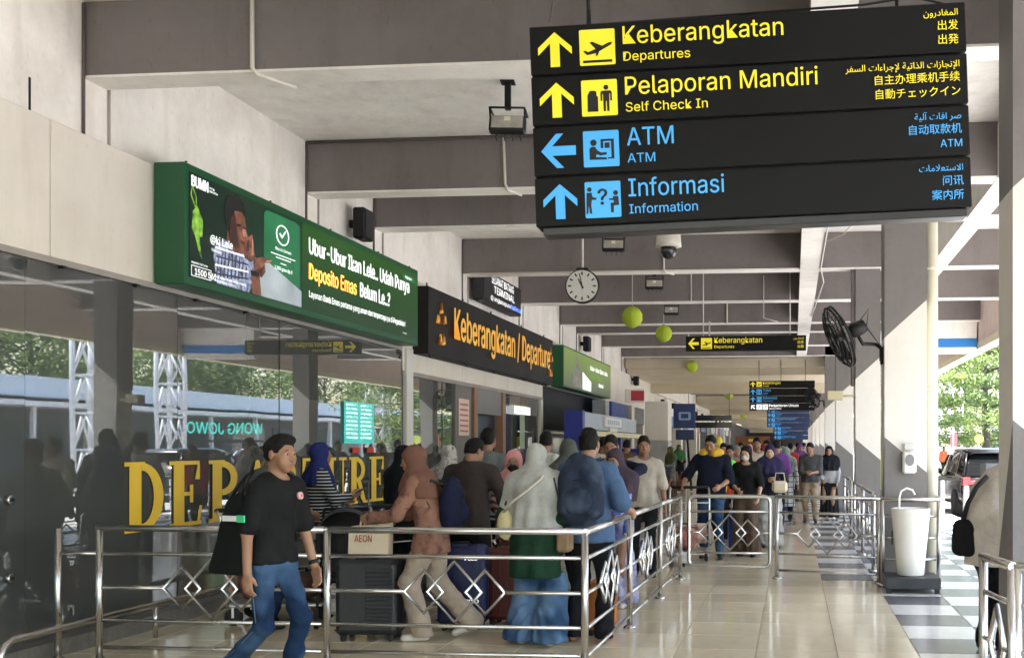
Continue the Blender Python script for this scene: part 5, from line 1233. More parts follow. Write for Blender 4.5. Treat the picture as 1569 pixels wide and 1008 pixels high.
def patt(name, base, c2, kind, scale, lo=.5, axis='Z'):
    m = fab(name, base); n = m.node_tree; L = n.links; b = n.nodes['Principled BSDF']; src = b.inputs['Base Color'].links[0].from_socket
    tc = n.nodes.new('ShaderNodeTexCoord'); mx = n.nodes.new('ShaderNodeMix'); mx.data_type = 'RGBA'
    mr = n.nodes.new('ShaderNodeMapRange'); mr.inputs['From Min'].default_value = lo-.04; mr.inputs['From Max'].default_value = lo+.04
    if kind == 'stripe':
        w_ = n.nodes.new('ShaderNodeTexWave'); w_.bands_direction = axis; w_.inputs['Scale'].default_value = scale; w_.inputs['Distortion'].default_value = .35; L.new(tc.outputs['Object'], w_.inputs[0]); L.new(w_.outputs['Fac'], mr.inputs['Value'])
    elif kind == 'plaid':
        ws = []
        for a_ in ('X', 'Z'):
            w_ = n.nodes.new('ShaderNodeTexWave'); w_.bands_direction = a_; w_.inputs['Scale'].default_value = scale; L.new(tc.outputs['Object'], w_.inputs[0]); ws.append(w_)
        q = n.nodes.new('ShaderNodeMath'); q.operation = 'MAXIMUM'; L.new(ws[0].outputs['Fac'], q.inputs[0]); L.new(ws[1].outputs['Fac'], q.inputs[1]); L.new(q.outputs[0], mr.inputs['Value'])
    else:
        w_ = n.nodes.new('ShaderNodeTexNoise'); w_.inputs['Scale'].default_value = scale; w_.inputs['Detail'].default_value = 2; L.new(tc.outputs['Object'], w_.inputs[0]); L.new(w_.outputs['Fac'], mr.inputs['Value']); mr.inputs['From Min'].default_value = lo-.08; mr.inputs['From Max'].default_value = lo+.08
    L.new(mr.outputs[0], mx.inputs['Factor']); L.new(src, mx.inputs['A']); mx.inputs['B'].default_value = (*c2, 1); L.new(mx.outputs['Result'], b.inputs['Base Color'])
    return m
def denim(name, dark, light, lo=.5):
    m = patt(name, dark, light, 'noise', 2.6, lo); return m

V3 = lambda *a: np.array(a, float)
def ik(root, target, l1, l2, hint):
    d = target-root; L_ = np.linalg.norm(d); L_ = min(L_, (l1+l2)*.995); u = d/np.linalg.norm(d)
    a = (l1*l1-l2*l2+L_*L_)/(2*L_); h = math.sqrt(max(0, l1*l1-a*a)); hint = hint-u*(hint@u); hint = hint/(np.linalg.norm(hint)+1e-9)
    return root+u*a+hint*h, root+u*L_
def rotz(v, a): c_, s_ = math.cos(a), math.sin(a); return V3(v[0]*c_-v[1]*s_, v[0]*s_+v[1]*c_, v[2])

def person(label, loc, rz, H=1.65, skin='a', sex='m', build=1.0, lean=(0, 0), head=(0, 0), hands=None, feet=None, hair='short', top=None, sleeve=.45,
           hem=.80, bottom=None, leg=1.0, flare=0, skirt=False, scarf=None, scarfm=None, scarf_len=.30, mask=None, shoe=None, res=.011, face=True, tuck=False, longtop=0, finger=False, belly=0, curl=.6, seedn=None, kneehint=None, elbowhint=None, topwide=0):
    """local frame: faces -y, its own right hand at -x.  hands/feet = (right, left) targets in the local frame, metres at H = 1.70"""
    sd_ = (seedn or abs(hash(label)) % 1000) if seedn else sum(map(ord, label)) % 997
    s = H/1.70; t = thing('person', label, 'person', loc, rz); t.scale = (s, s, s)
    res = res/s
    SH = .178*build*(1 if sex == 'm' else .90); HP = .09*(1.0 if sex == 'm' else 1.05)
    lx, ly = lean; build = build*.94
    pelvis = V3(0, 0, .92); chest = V3(lx*.7, -ly*.7, 1.26-.10*abs(ly)); neck = V3(lx, -ly, 1.42-.25*abs(ly))
    hy, hp = R(head[0]), R(head[1])      # yaw (left +), pitch (down +)
    hf = V3(math.sin(hy)*math.cos(hp), -math.cos(hy)*math.cos(hp), -math.sin(hp)); hr = V3(math.cos(hy), math.sin(hy), 0); hu = np.cross(hr, hf)*-1
    hu = hu if hu[2] > 0 else -hu
    hc = neck+V3(0, 0, .155)+hf*.03+hu*.01
    if hands is None: hands = (V3(-.27, -.06, .80), V3(.27, -.06, .80))
    if feet is None: feet = (V3(-.10, .02, .09), V3(.11, -.04, .09))
    hands = [V3(*h) for h in hands]; feet = [V3(*f) for f in feet]
    Sh = [neck+V3(-SH, .005, -.062), neck+V3(SH, .005, -.062)]
    Hi = [pelvis+V3(-HP, 0, -.03), pelvis+V3(HP, 0, -.03)]
    ehs = elbowhint or [V3(-.6, .8, -.5), V3(.6, .8, -.5)]
    El, Wr = zip(*[ik(Sh[i], hands[i], .285, .25, V3(*ehs[i])) for i in (0, 1)])
    khs = kneehint or [V3(-.05, -1, 0)]*2
    Kn, An = zip(*[ik(Hi[i], feet[i], .43, .42, V3(*khs[i])) for i in (0, 1)])
    fwd = V3(0, -1, 0); ydir = (0, 1, 0)
    b = SDF(); W = build
    # torso
    b.cone(chest+V3(0, .0, .04), pelvis+V3(0, 0, .10), .150*W, .125*W+belly*.3, .05, (ydir, .70)); b.cone(pelvis+V3(0, 0, .08), pelvis+V3(0, .01, -.04), .14*W, .155*W*(1 if sex == 'm' else 1.06), .05, (ydir, .78))
    b.cone(Sh[0]+V3(.03, 0, .0), Sh[1]+V3(-.03, 0, .0), .062*W, .062*W, .06); b.cone(neck+V3(0, .01, -.04), hc+hf*-.02-hu*.05, .062, .052, .03); b.cone(neck+V3(-.05, .01, -.03), neck+V3(.05, .01, -.03), .045, .045, .05)
    b.cone(chest+V3(-.07, -.03, .05), chest+V3(.07, -.03, .05), .09*W, .09*W, .05, (ydir, .8))
    # head
    P = lambda f_, r_, u_: hc+hf*f_+hr*r_+hu*u_
    hm = np.stack([hr, -hf, hu], 0).T.T
    b.ell(P(-.012, 0, .030), (.074, .092, .083), .02, rot=np.stack([hr, -hf, hu], 1)); b.ell(P(.030, 0, -.035), (.056, .062, .078), .03, rot=np.stack([hr, -hf, hu], 1))
    b.cone(P(.062, 0, -.098), P(.060, 0, -.09), .022, .024, .03); b.cone(P(.055, -.028, -.055), P(.055, .028, -.055), .034, .034, .02)
    b.cone(P(.078, -.028, .012), P(.078, .028, .012), .018, .018, .02)          # brow ridge
    b.cone(P(.092, 0, .0), P(.108, 0, -.030), .009, .0135, .012); b.ell(P(.100, -.012, -.036), (.009,)*3, .008); b.ell(P(.100, .012, -.036), (.009,)*3, .008)
    for q in (-1, 1):
        b.ell(P(.090, q*.031, -.003), (.014, .014, .012), .012, sub=True)
        b.cone(P(.060, q*.045, -.03), P(.066, q*.04, -.026), .022, .022, .02)   # cheek
        b.ell(P(-.005, q*.078, -.010), (.010, .020, .031), .008, rot=np.stack([hr, -hf, hu], 1))
    b.cone(P(.094, -.017, -.060), P(.094, .017, -.060), .0075, .0075, .008); b.cone(P(.090, -.013, -.072), P(.090, .013, -.072), .009, .009, .008)
    # arms
    for i in (0, 1):
        b.cone(Sh[i], El[i], .052*W, .040*W, .035); b.cone(El[i], Wr[i], .040*W, .026, .02)
        d = Wr[i]-El[i]; d = d/np.linalg.norm(d); side = -1 if i == 0 else 1
        inn = V3(-side, 0, 0)-d*(V3(-side, 0, 0)@d); inn /= np.linalg.norm(inn)+1e-9; fo = np.cross(d, inn); fo = fo if fo@fwd > 0 else -fo
        # palm faces inward (inn); knuckle line along fo
        hb = Wr[i]; pc = hb+d*.05
        b.cone(hb, pc+d*.035, .026, .032, .015, (inn, .55)); b.cone(pc+fo*.02-d*.0, pc-fo*.02, .024, .024, .015, (inn, .6))
        for q, ln in ((.030, .068), (.010, .076), (-.010, .072), (-.029, .056)):
            r0 = pc+d*.038+fo*q; c1 = math.cos(curl*.6); s1 = math.sin(curl*.6); p1 = r0+(d*c1+inn*s1)*ln*.5; c2 = math.cos(curl*1.6); s2 = math.sin(curl*1.6); p2 = p1+(d*c2+inn*s2)*ln*.5
            b.cone(r0-d*.015, p1, .0098, .0088, .004); b.cone(p1, p2, .0088, .0075, .003)
        th0 = hb+d*.02+fo*.024; th1 = th0+(fo*.55+d*.75+inn*.3)*.038; th2 = th1+(d*.85+inn*.45+fo*.1)*.034
        b.cone(th0, th1, .013, .011, .008); b.cone(th1, th2, .011, .009, .004)
    # legs
    for i in (0, 1):
        b.cone(Hi[i], Kn[i], .082*W, .054*W, .04); b.cone(Kn[i], An[i], .052*W, .034, .03)
        b.cone(Kn[i]+(An[i]-Kn[i])*.2+V3(0, .015, 0), Kn[i]+(An[i]-Kn[i])*.5+V3(0, .01, 0), .045*W, .03, .03)
        toe = An[i]+V3((-.02 if i == 0 else .02), -.14, -.06); b.cone(An[i]+V3(0, .03, -.055), toe, .030, .024, .02)
    b.mesh('body', SKIN[skin], t, res=res*(.72 if finger else 1.0))
    if face:
        for q in (-1, 1):
            e = MB(); e.sph(P(.0765, q*.031, -.003), .0112, 12); eo = e.build('eye', EYEW, t)
            e = MB(); c_ = P(.0832, q*.031, -.003); e.sph(c_, .0068, 10); e.build('iris', EYEB, eo)
            e = MB(); e.tube([P(.086, q*.016, .019), P(.091, q*.030, .024), P(.080, q*.047, .020)], [.003, .0042, .0022], 6); e.build('eyebrow', BROW, t)
        e = MB(); e.tube([P(.092, -.023, -.0655), P(.1005, -.008, -.064), P(.1005, .008, -.064), P(.092, .023, -.0655)], [.003, .005, .005, .003], 6); e.build('lips', LIP, t)
    Rm = np.stack([hr, -hf, hu], 1)
    if hair in ('short', 'fringe', 'cap', 'long') and not scarf:
        h = SDF(); h.ell(P(-.015, 0, .036), (.0795, .0975, .087), .02, rot=Rm)
        if hair == 'long':
            h.cone(P(-.05, 0, .03), P(-.06, 0, -.30), .075, .075, .04, (hf, .6)); h.cone(P(0, -.06, .0), P(.02, -.075, -.22), .035, .03, .03); h.cone(P(0, .06, .0), P(.02, .075, -.22), .035, .03, .03)
            h.ell(P(.095, 0, -.03), (.055, .06, .085), .02, rot=Rm, sub=True)
        else:
            h.ell(P(-.022, 0, -.02), (.076, .083, .07), .02, rot=Rm); 
            h.cone(P(.12, 0, -.012), P(.10, 0, -.20), .085, .1, .012, sub=True); h.cone(P(.02, -.12, -.055), P(.02, .12, -.055), .052, .052, .012, sub=True); h.cone(P(-.02, 0, -.12), P(-.02, 0, -.3), .09, .1, .02, sub=True)
            if hair == 'fringe': h.cone(P(.035, -.035, .100), P(.066, .035, .092), .024, .022, .03)
            h.ell(P(.01, 0, .105), (.05, .058, .022), .03, rot=Rm)
        h.mesh('hair', HAIR, t, res=res*.9, wr=.0022, wf=95, seed=sd_)
    if hair == 'cap':
        h = SDF(); h.ell(P(-.012, 0, .045), (.090, .106, .092), .01, rot=Rm); h.ell(P(.11, 0, .045), (.07, .07, .012), .01, rot=Rm)
        n_ = tuple(-hu); h.mesh('cap', fab('cap_black', (.012, .012, .013)), t, res=res*.9, cuts=[(n_, float(-(hu@P(0, 0, .035))))])
    if scarf:
        h = SDF(); h.ell(P(-.014, 0, .026), (.089, .106, .101), .03, rot=Rm); h.cone(P(-.01, 0, -.03), neck+V3(0, .01, -.02), .088, .094, .04, (ydir, .95))
        wd = SH+.045
        if top:
            e2 = .016+topwide+.020; h.cone(Sh[0]+V3(.03, 0, .0), Sh[1]+V3(-.03, 0, .0), .066*W+e2*.7, .066*W+e2*.7, .06); h.cone(chest+V3(-.07, -.03, .05), chest+V3(.07, -.03, .05), .095*W+e2*.7, .095*W+e2*.7, .05, (ydir, .8))
            h.cone(chest+V3(0, 0, .04), pelvis+V3(0, 0, .10), .158*W+e2+.004, .150*W+e2+belly, .05, (ydir, .76)); h.cone(chest+V3(-.065, -.075, .0), chest+V3(.065, -.075, .0), .078, .078, .05)
        if scarf_len > .15:
            for i in (0, 1): h.cone(Sh[i], Sh[i]+(El[i]-Sh[i])*min(.9, scarf_len*1.7), .075*W, .078*W, .05)
            h.cone(neck+V3(-wd*.66, .0, -.06), neck+V3(wd*.66, .0, -.06), .088, .088, .08)
            h.cone(neck+V3(0, -.01, -.06), neck+V3(0, .0, -.06-scarf_len), .15, .205*W+.02, .08, (ydir, .78))
        else: h.cone(neck+V3(0, -.02, -.03), neck+V3(0, -.03, -.09), .12, .13, .05, (ydir, .8))
        h.cone(P(.20, 0, -.010), P(.085, 0, -.012), .064, .060, .012, sub=True); h.ell(P(.10, 0, -.05), (.046, .05, .055), .012, rot=Rm, sub=True)
        h.mesh('headscarf', scarf, t, res=res*1.05, wr=.0058, wf=24, seed=sd_, fold=(neck[0], neck[1], 9, .012, neck[2]+.03, neck[2]-scarf_len), cuts=[((0, 0, -1), -(neck[2]-.05-scarf_len))])
    if mask:
        h = SDF(); h.ell(P(.050, 0, -.055), (.064, .062, .055), .01, rot=Rm); h.cone(P(.10, 0, -.03), P(.098, 0, -.06), .02, .025, .02)
        h.mesh('face_mask', mask, t, res=res*.8, cuts=[(tuple(-hf), float(-(hf@P(.02, 0, 0))))])
    if top:
        e_ = .016+topwide; h = SDF(); z0 = hem
        h.cone(chest+V3(0, 0, .04), pelvis+V3(0, 0, .10), .158*W+e_, .142*W+e_+belly, .05, (ydir, .74)); h.cone(pelvis+V3(0, 0, .12), V3(0, .0, z0-.1), .145*W+e_+belly*.8, (.165*W+e_)*(1 if sex == 'm' else 1.08)+longtop, .05, (ydir, .80))
        h.cone(Sh[0]+V3(.03, 0, .0), Sh[1]+V3(-.03, 0, .0), .066*W+e_*.6, .066*W+e_*.6, .06); h.cone(chest+V3(-.07, -.03, .05), chest+V3(.07, -.03, .05), .095*W+e_*.6, .095*W+e_*.6, .05, (ydir, .8))
        if sex == 'f' : h.cone(chest+V3(-.065, -.075, .0), chest+V3(.065, -.075, .0), .07, .07, .05)
        for i in (0, 1):
            if sleeve <= .5:
                f_ = sleeve/.5; tip = Sh[i]+(El[i]-Sh[i])*f_; h.cone(Sh[i], tip, .060*W+e_*.6, .060*W+e_*.9, .04)
            else:
                f_ = (sleeve-.5)/.5; tip = El[i]+(Wr[i]-El[i])*min(.97, f_); h.cone(Sh[i], El[i], .062*W+e_*.5, .052*W+e_*.5, .04); h.cone(El[i], tip, .052*W+e_*.5, .036+e_*.6, .03)
        h.cone(neck+V3(-.06, .01, -.035), neck+V3(.06, .01, -.035), .052+e_*.6, .052+e_*.6, .05)
        h.cone(hc-hu*.02, neck+V3(0, -.015, .012), .066, .074, .015, sub=True)
        if hem < .95:
            for i in (0, 1): h.cone(Hi[i]+V3(0, 0, .03), Hi[i]+(Kn[i]-Hi[i])*.22, .096*W+e_*.7, .096*W+e_*.7, .05)
        h.mesh('shirt', top, t, res=res*1.05, wr=.0062, wf=22, seed=sd_, cuts=[((0, 0, -1), -z0)], fold=(0, 0, 7, .009, 1.15, .75))
    if bottom:
        h = SDF()
        if skirt:
            h.cone(pelvis+V3(0, 0, .05), V3((feet[0][0]+feet[1][0])/2, (feet[0][1]+feet[1][1])/2, .1), .16*W, .19*W+flare, .05, (ydir, .85))
            for i in (0, 1): h.cone(Hi[i], An[i], .10*W, .10*W+flare*.6, .06)
            h.mesh('skirt', bottom, t, res=res*1.1, wr=.004, wf=16, seed=sd_, fold=(0, 0, 13, .018, .9, .1), cuts=[((0, 0, -1), -.045), ((0, 0, 1), min(1.0, hem+.03))])
        else:
            h.cone(pelvis+V3(0, 0, .08), pelvis+V3(0, .01, -.04), .152*W+belly*.5, .170*W*(1 if sex == 'm' else 1.06), .05, (ydir, .80))
            for i in (0, 1):
                h.cone(Hi[i], Kn[i], .102*W*leg, .070*W*leg+flare*.4, .06); h.cone(Kn[i], An[i]+V3(0, .012, -.02), .070*W*leg+flare*.4, .056*leg+flare, .03)
            h.mesh('trousers', bottom, t, res=res*1.05, wr=.0058, wf=24, seed=sd_, zfold=.0034, fold=((0, 0, 15, .011, .75, .1) if flare > .045 else None), cuts=[((0, 0, -1), -.04), ((0, 0, 1), min(1.04, hem+.03))])
    if shoe:
        for i in (0, 1):
            a = An[i]; sgn = -1 if i == 0 else 1; h = SDF(); fd = V3(sgn*.12, -1, 0); lift = max(0, a[2]-.09)
            pit = V3(0, 0, -min(.12, lift*.9)); h.cone(a+V3(0, .035, -.050), a+fd*.14+V3(0, 0, -.062)+pit, .040, .036, .03, ((0, 0, 1), .9)); h.cone(a+V3(0, .01, -.03), a+V3(0, .0, .0), .044, .042, .03)
            h.mesh('shoe', shoe, t, res=res, cuts=[((0, 0, -1), -(a[2]-.088-(.1 if lift else 0)))])
    t['_'] = 0; del t['_']
    return t, dict(neck=neck, chest=chest, hc=hc, P=P, Wr=Wr, El=El, Sh=Sh, Hi=Hi, Kn=Kn, An=An, s=s, SH=SH, W=W)

def backpack(label, loc, rz, m, w_=.32, h_=.46, d_=.18, s=1):
    t = thing('backpack', label, 'backpack', loc, rz)
    h = SDF(); h.cone((0, 0, .09), (0, 0, h_-.09), w_/2, w_/2*.9, .04, ((0, 1, 0), d_/w_)); h.ell((-.07, 0, h_*.5), (w_*.36, d_*.5, h_*.46), .04); h.ell((.07, 0, h_*.5), (w_*.36, d_*.5, h_*.46), .04)
    for sx in (-1, 1):
        for sy in (-1, 1): h.cone((sx*(w_/2-.055), sy*(d_/2-.045), .07), (sx*(w_/2-.075), sy*(d_/2-.055), h_-.10), .06, .05, .05)
    h.mesh('bag', m, t, res=.011, wr=.006, wf=26, seed=3)
    for sx in (-1, 1):
        h = SDF(); h.cone((sx*w_*.50, 0, .06), (sx*w_*.50, 0, .16), .045, .04, .02, ((1, 0, 0), .6)); h.mesh('side_pocket', m, t, res=.012, wr=.002, wf=30)
    h = SDF(); h.ell((0, d_*.5, h_*.30), (w_*.36, .055, h_*.24), .03); h.mesh('front_pocket', m, t, res=.012, wr=.003, wf=30, seed=5)
    for sx in (-1, 1): MB().tube([(sx*.08, -d_*.42, h_*.12), (sx*.14, -d_*.9, h_*.35), (sx*.13, -d_*1.35, h_*.75), (sx*.11, -d_*.95, h_*1.02), (sx*.07, -d_*.3, h_*.90)], .014, 6).build('strap', BLACKP, t)
    MB().tube([(-.04, 0, h_-.02), (0, 0, h_+.04), (.04, 0, h_-.02)], .009, 6).build('loop', BLACKP, t)
    MB().tube([(-w_*.36, d_*.46, h_*.62), (0, d_*.56, h_*.66), (w_*.36, d_*.46, h_*.62)], .004, 4).build('zip', BLACK, t)
    return t
# ------------------------------------------------------------------ the people
def wpt(t, p): 
    return Matrix.LocRotScale(t.location, t.rotation_euler, t.scale) @ Vector([float(v) for v in p])
BLK = fab('cotton_black', (.013, .013, .014)); DEN = denim('denim_mid', (.011, .027, .066), (.05, .10, .19)); DEN2 = denim('denim_dark', (.008, .015, .04), (.018, .033, .08)); DEN3 = denim('denim_pale', (.03, .065, .14), (.11, .19, .31), .48)
GRYS = fab('cotton_grey', (.12, .125, .13)); DRK = fab('trousers_black', (.014, .014, .016)); BGE = fab('linen_beige', (.35, .29, .235)); KHA = fab('khaki', (.30, .23, .16))
SHB = mat('shoe_black', (.015, .014, .014), .5); SHW = mat('shoe_white', (.60, .57, .52), .5); SHT = mat('sandal_tan', (.30, .17, .11), .5)

m1, i1 = person('man in black t-shirt and blue jeans striding right in front of the railing', (-3.27, 6.30, 0), 72, H=1.64, hands=((-.235, -.03, .80), (.22, -.16, .80)), feet=((-.06, .30, .19), (.06, -.08, .09)), lean=(0, .045), kneehint=[(-.05, -1, -.2), (0, -1, 0)],
    head=(0, 2), top=BLK, sleeve=.42, hem=.86, bottom=DEN, leg=.94, flare=.012, shoe=SHB, res=.009, finger=True, hair='fringe', build=.92, topwide=.002)
m_ = MB(); p = i1['P']; pts = [p(.093, -.018, -.052), p(.101, 0, -.050), p(.093, .018, -.052)]; m_.tube(pts, [.002, .0035, .002], 5); m_.build('moustache', BROW, m1)
wr_ = i1['Wr'][1]; dl_ = (wr_-i1['El'][1]); dl_ /= np.linalg.norm(dl_)
MB().tube([wr_-dl_*.035, wr_-dl_*.010], [.034, .034], 14).build('watch_strap', BLACKP, m1); MB().tube([wr_-dl_*.028+V3(.02, -.012, 0), wr_-dl_*.024+V3(.036, -.018, 0)], .018, 12).build('watch_face', mat('watch', (.12, .10, .09), .2, .6), m1)
c_ = i1['chest']; lg = MB(); 
Ml = Matrix.Translation(Vector((c_[0]+.085, c_[1]-.150, c_[2]+.045))) @ Matrix.Rotation(R(18), 4, 'Z') @ Matrix.Rotation(R(80), 4, 'X')
lg.lathe([(.024, -.03), (.024, -.008)], n=18, M=Ml); lo_ = lg.build('logo', mat('logo_pink', (.75, .45, .42), .6), m1)
lg = MB(); lg.lathe([(.012, -.02), (.012, -.0065)], n=4, M=Ml); lg.build('logo_mark', mat('logo_red', (.55, .03, .04), .6), m1)
bg = thing('shoulder_bag', 'large flat black cloth bag under the arm of the striding man', 'bag', m1.location, 72); bg.scale = m1.scale
h = SDF(); 
for q in range(7):
    u = q/6; h.cone((-.215, .02+.26*u, .83+.0*u), (-.200, .06+.10*u, 1.30-.06*u), .035, .025, .02, ((1, 0, 0), .8))
h.mesh('bag', fab('bag_black', (.011, .012, .012)), bg, res=.012, wr=.004, wf=20, seed=4)
MB().tube([(-.2, .05, 1.30), (-.19, .02, 1.41), (-.13, .03, 1.46), (-.15, .12, 1.38), (-.2, .17, 1.25)], .012, 6).build('strap', BLACKP, bg)
tg = MB().cbox(-.322, -.312, -.03, .09, 1.15, 1.185, .004).build('tag', mat('tag_white', (.75, .75, .78), .5), bg); MB().cbox(-.323, -.311, -.10, -.031, 1.145, 1.19, .004).build('tag_end', mat('tag_green', (.06, .55, .25), .5), bg)

person('man in dark cap and grey shirt seen from behind, left of the striding man', (-4.50, 8.60, 0), 165, H=1.63, top=GRYS, sleeve=.45, hem=.84, bottom=DEN2, shoe=SHB, hair='cap', skin='b', hands=((-.22, -.35, 1.0), (.22, -.35, 1.0)), feet=((-.12, .12, .10), (.12, -.10, .09)), face=False, lean=(0, .06))
w1, j1 = person('woman in navy blue headscarf and black and white striped top holding phone', (-4.55, 9.65, 0), 130, H=1.60, sex='f', scarf=fab('scarf_navy', (.02, .03, .13)), scarf_len=.10, top=patt('stripe_bw', (.014, .016, .028), (.6, .6, .6), 'stripe', 9.5, .80), sleeve=.85, hem=.86, bottom=DEN2, shoe=SHT, hands=((-.10, -.33, 1.17), (.12, -.28, 1.10)), skin='a')
h = SDF(); h.cone((0, 0, .95), (0, 0, .74), .165, .19, .03, ((0, 1, 0), .8)); h.mesh('underskirt', fab('tail_white', (.5, .5, .5)), w1, res=.014, cuts=[((0, 0, 1), .87), ((0, 0, -1), -.72)], fold=(0, 0, 12, .012, .9, .7))
ph = thing('phone', 'black phone held up by the woman in navy headscarf', 'phone', wpt(w1, (-.08, -.40, 1.20)), 130); MB().cbox(-.037, .037, -.075, .075, -.004, .004, .003, M=Matrix.Rotation(R(-25), 4, 'X')).build('case', BLACKP, ph)
person('woman in long black headscarf standing behind the woman in brown', (-3.98, 10.35, 0), 150, H=1.575, sex='f', scarf=fab('scarf_black', (.012, .013, .018)), scarf_len=.45, top=fab('dress_black', (.013, .014, .018)), sleeve=.95, hem=.5, bottom=fab('dress_black', 0), skirt=True, flare=.05, shoe=SHB, face=False)
w2, j2 = person('woman in brown headscarf and beige clothes leaning left onto her trolley', (-2.93, 8.25, 0), -82, H=1.60, sex='f', lean=(0, .12), head=(0, 12), scarf=fab('scarf_brown', (.16, .080, .058)), scarf_len=.12, top=patt('top_rose', (.26, .135, .10), (.13, .06, .05), 'noise', 13, .60), sleeve=.96, hem=.74, bottom=BGE, leg=1.12, flare=.03, shoe=SHW,
    hands=((-.10, -.46, 1.03), (.10, -.48, 1.05)), feet=((-.09, .33, .16), (.10, -.06, .09)), topwide=.012)
MB().tube([wpt(w2, q_) - w2.location if False else Vector(q_) for q_ in ((-.19, -.16, 1.22), (-.16, -.21, 1.30), (-.09, -.20, 1.39), (-.10, -.06, 1.45))], .022, 8).build('neck_strap', mat('strap_cream', (.55, .50, .44), .7), w2)
bp = backpack('navy backpack worn by the woman in the brown headscarf', wpt(w2, (0, .185, .96)), -82, fab('pack_navy', (.012, .015, .04)), .29, .38, .16)
bp.rotation_euler = (R(10), 0, R(-82+180)); bp.rotation_euler = (0, 0, R(98)); bp.rotation_euler[2] = R(-82)
bkn = fab('shirt_brown', (.045, .036, .034))
person('broad man in dark brown long sleeve shirt seen from behind', (-3.03, 9.55, 0), 172, H=1.66, build=1.17, top=bkn, sleeve=.97, hem=.82, bottom=DRK, shoe=SHB, head=(-25, 22), hands=((-.28, -.30, 1.02), (.26, -.28, .98)), lean=(0, .07), skin='a', face=False, belly=.02)
person('tall man in grey shirt facing the entrance door', (-3.36, 11.25, 0), 178, H=1.755, build=1.06, top=fab('shirt_slate', (.13, .145, .15)), sleeve=.48, hem=.78, bottom=DRK, shoe=SHB, hands=((-.26, -.20, .95), (.27, -.12, .85)), skin='b', face=False)
person('woman in white patterned headscarf between two men near the door', (-3.72, 11.0, 0), 160, H=1.575, sex='f', scarf=patt('scarf_floral', (.45, .43, .42), (.20, .19, .19), 'noise', 20, .55), scarf_len=.22, top=fab('top_taupe', (.16, .14, .13)), sleeve=.9, hem=.7, bottom=DRK, shoe=SHB, face=False)
MSK = fab('mask_black', (.018, .012, .014))
person('woman in pink headscarf, black face mask and red striped shirt', (-2.72, 10.0, 0), 18, H=1.53, sex='f', head=(-8, 14), scarf=fab('scarf_pink', (.60, .27, .28)), scarf_len=.12, mask=MSK, top=patt('stripe_red', (.42, .34, .31), (.22, .05, .06), 'stripe', 6.0, .55, 'DIAGONAL'), sleeve=.9, hem=.72, bottom=fab('skirt_wine', (.12, .03, .03)), flare=.02, shoe=SHB, hands=((-.12, -.30, .98), (.15, -.28, .95)), skin='b')
w3, j3 = person('woman in light grey headscarf, green top and wide blue denim trousers', (-2.02, 8.08, 0), 176, H=1.58, sex='f', scarf=fab('scarf_grey', (.36, .36, .34)), scarf_len=.40, top=fab('top_green', (.014, .042, .024)), sleeve=.8, hem=.58, longtop=.02, bottom=DEN3, leg=1.25, flare=.085, shoe=SHW, hands=((-.16, -.20, 1.0), (.18, -.20, .98)), face=False, build=1.08, feet=((-.13, .02, .09), (.13, -.03, .09)), topwide=.02)
cb = thing('shoulder_bag', 'pale yellow pouch on a long strap across the grey headscarf', 'bag', w3.location, 176); cb.scale = w3.scale
h = SDF(); h.ell((.235, .10, 1.02), (.075, .045, .13), .02); h.mesh('pouch', fab('pouch_yellow', (.50, .44, .24)), cb, res=.012, wr=.003)
MB().tube([(.24, .12, 1.13), (.14, .20, 1.22), (0, .215, 1.32), (-.10, .17, 1.41), (-.10, .05, 1.47)], .010, 6).build('strap', mat('strap_cream', 0), cb)
tb_ = thing('handbag', 'tan handbag hanging at the right hip of the grey headscarf woman', 'bag', w3.location, 176); tb_.scale = w3.scale
MB().cbox(-.33, -.22, -.02, .14, .80, .99, .02).build('bag', fab('bag_tan', (.30, .21, .13)), tb_); MB().tube([(-.27, .06, .98), (-.25, .12, 1.2), (-.19, .1, 1.42)], .007, 5).build('strap', BLACKP, tb_)
person('man in plain white shirt in front of the door post', (-2.98, 12.4, 0), 150, H=1.735, top=fab('shirt_white', (.55, .56, .56)), sleeve=.48, bottom=DRK, shoe=SHB, skin='b', head=(30, 8), face=False)
person('woman in charcoal headscarf looking left behind the blue shirt man', (-2.12, 9.75, 0), -140, H=1.635, sex='f', head=(-22, 5), scarf=fab('scarf_charcoal', (.075, .082, .075)), scarf_len=.30, top=fab('top_dark', (.03, .03, .034)), sleeve=.95, hem=.7, bottom=DRK, shoe=SHB)
m2, i2 = person('young man in light blue t-shirt with a hand on the railing', (-1.63, 8.22, 0), 176, H=1.70, top=fab('shirt_blue', (.07, .12, .22)), sleeve=.46, hem=.80, bottom=DRK, leg=1.08, flare=.02, shoe=SHT, hands=((-.30, -.24, 1.025), (.22, -.18, .85)), elbowhint=[(-.35, .9, -.8), (.6, .8, -.5)], res=.0095, finger=True, face=False, build=1.0, topwide=.012, feet=((-.13, .0, .09), (.13, -.06, .09)))
bp2 = backpack('dark blue grey backpack on the back of the blue shirt man', wpt(m2, (.0, .21, 1.0)), 176, patt('pack_slate', (.025, .035, .06), (.06, .08, .12), 'noise', 5, .55), .32, .46, .17)
person('man in dark navy shirt with raised forearm near the kiosk', (-1.92, 10.95, 0), 12, H=1.685, top=fab('shirt_navy2', (.022, .025, .045)), sleeve=.93, hem=.82, bottom=DRK, shoe=SHB, hands=((-.12, -.26, 1.05), (.12, -.34, 1.22)), elbowhint=[(-.6, .8, -.5), (1, .1, .5)], head=(-12, 14), skin='b')
